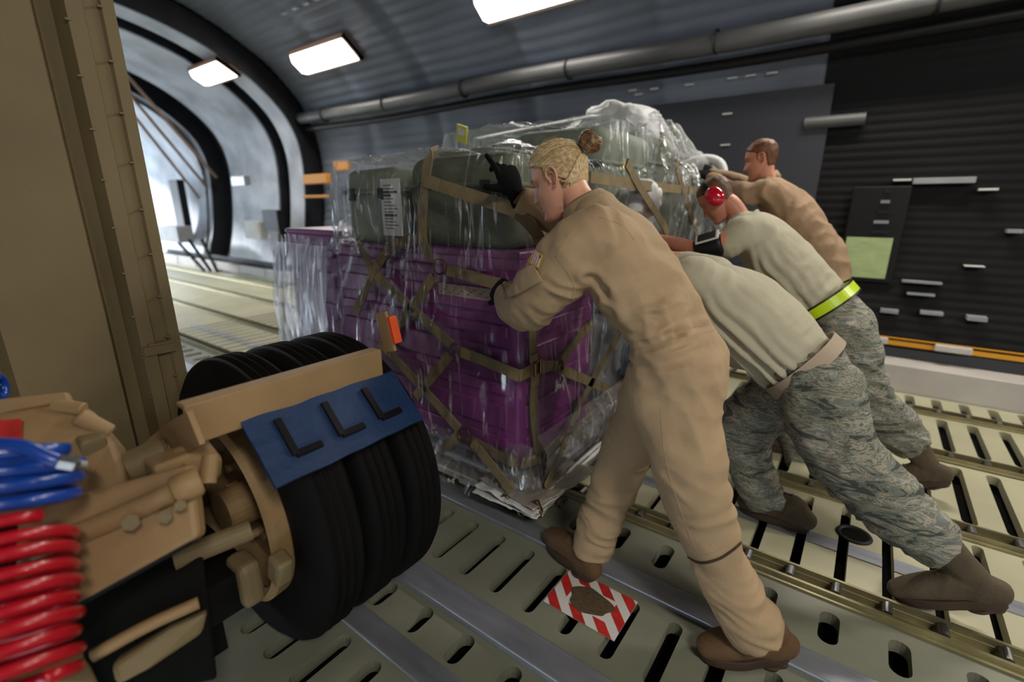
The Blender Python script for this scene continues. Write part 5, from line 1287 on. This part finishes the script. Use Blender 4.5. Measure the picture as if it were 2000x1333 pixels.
l4b = ([tuple(z0+V((0,.10,0))), tuple(z0+V((-.15,.10,-.4))), tuple(z0+V((-.12,.10,-.75))), (z0.x-.05,z0.y+.1,.12)],[.13,.105,.085,.08])
nk = ([hc+V((.025,0,-.05)), hc+V((.04,0,-.11)), at(1510,375,Y=Y4)],[(.055,.056),(.058,.058),(.075,.07)],(0,1,0),22)
B4, BM = make_person('farthest man in a tan flight suit with short auburn hair, reaching toward the load', (hc,hf,hu), nk, [t4, a4a, a4b, l4a, l4b], 'skinr', False, 'redh', vox_h=.0045)
hair_shell(BM, False, .009).build('hair', M['redh'], B4, smooth=True)
sb = MB(); limbs(sb, [t4, a4a, a4b, l4a, l4b], n=24); me = remesh(sb, .010, 5, .6)
wrinkle(me, [(at(1450,378,Y=3.3),.22,(1,0,.1),14,.010),(at(1575,450,Y=3.5),.25,(.5,0,-.8),11,.010),(at(1610,530,Y=3.5),.2,(0,0,1),9,.008)], (), .005)
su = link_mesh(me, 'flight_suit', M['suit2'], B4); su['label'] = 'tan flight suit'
for a in (a4a, a4b):
    e = at(*a[0][-1][:2], Y=a[0][-1][2]); p = at(*a[0][-2][:2], Y=a[0][-2][2]); glove('glove', frame_m(e, (e-p)+V((-.05,0,.04)), V((.5,-.6,.5))), B4, vox=.004, curl=(.2,.25,.3,.35), fat=1.2, sc=1.1)
b = MB(); axc = V((-.35,0,.94)).normalized(); b.lathe(at(1502,350,Y=Y4)+V((-.01,0,.0)), axc, [(.060,-.02),(.062,.028),(.067,.034),(.080,-.01),(.076,-.015)], 32); b.build('collar', M['suit2'], su, smooth=True)
boot(B4, V((z0.x+.36,z0.y-.1,.008)), V((-1,0,0)), V((0,0,1)), 'bootm'); boot(B4, V((z0.x-.04,z0.y+.1,.008)), V((-1,0,0)), V((0,0,1)), 'bootm')
# ================================================================ LIGHT
sc = bpy.context.scene
w = bpy.data.worlds.new('World'); sc.world = w; w.use_nodes = True; nt = w.node_tree; bg = nt.nodes['Background']
bg.inputs['Color'].default_value = (.78,.88,1,1); bg.inputs['Strength'].default_value = 5.0
sun = bpy.data.lights.new('sun', 'SUN'); sun.energy = 6; sun.angle = R(6); sun.color = (.90,.95,1)
so = bpy.data.objects.new('sun', sun); C.objects.link(so); so.rotation_euler = V((1,.32,-.30)).to_track_quat('-Z','Y').to_euler()
sc.view_settings.view_transform = 'Standard'; sc.view_settings.look = 'None'; sc.view_settings.gamma = 1; sc.view_settings.exposure = 0.05
cam.data.dof.use_dof = True; cam.data.dof.focus_distance = 1.72; cam.data.dof.aperture_fstop = 1.1
sc.cycles.max_bounces = 8; sc.cycles.transparent_max_bounces = 24; sc.cycles.sample_clamp_indirect = 4; sc.cycles.caustics_reflective = False; sc.cycles.caustics_refractive = False
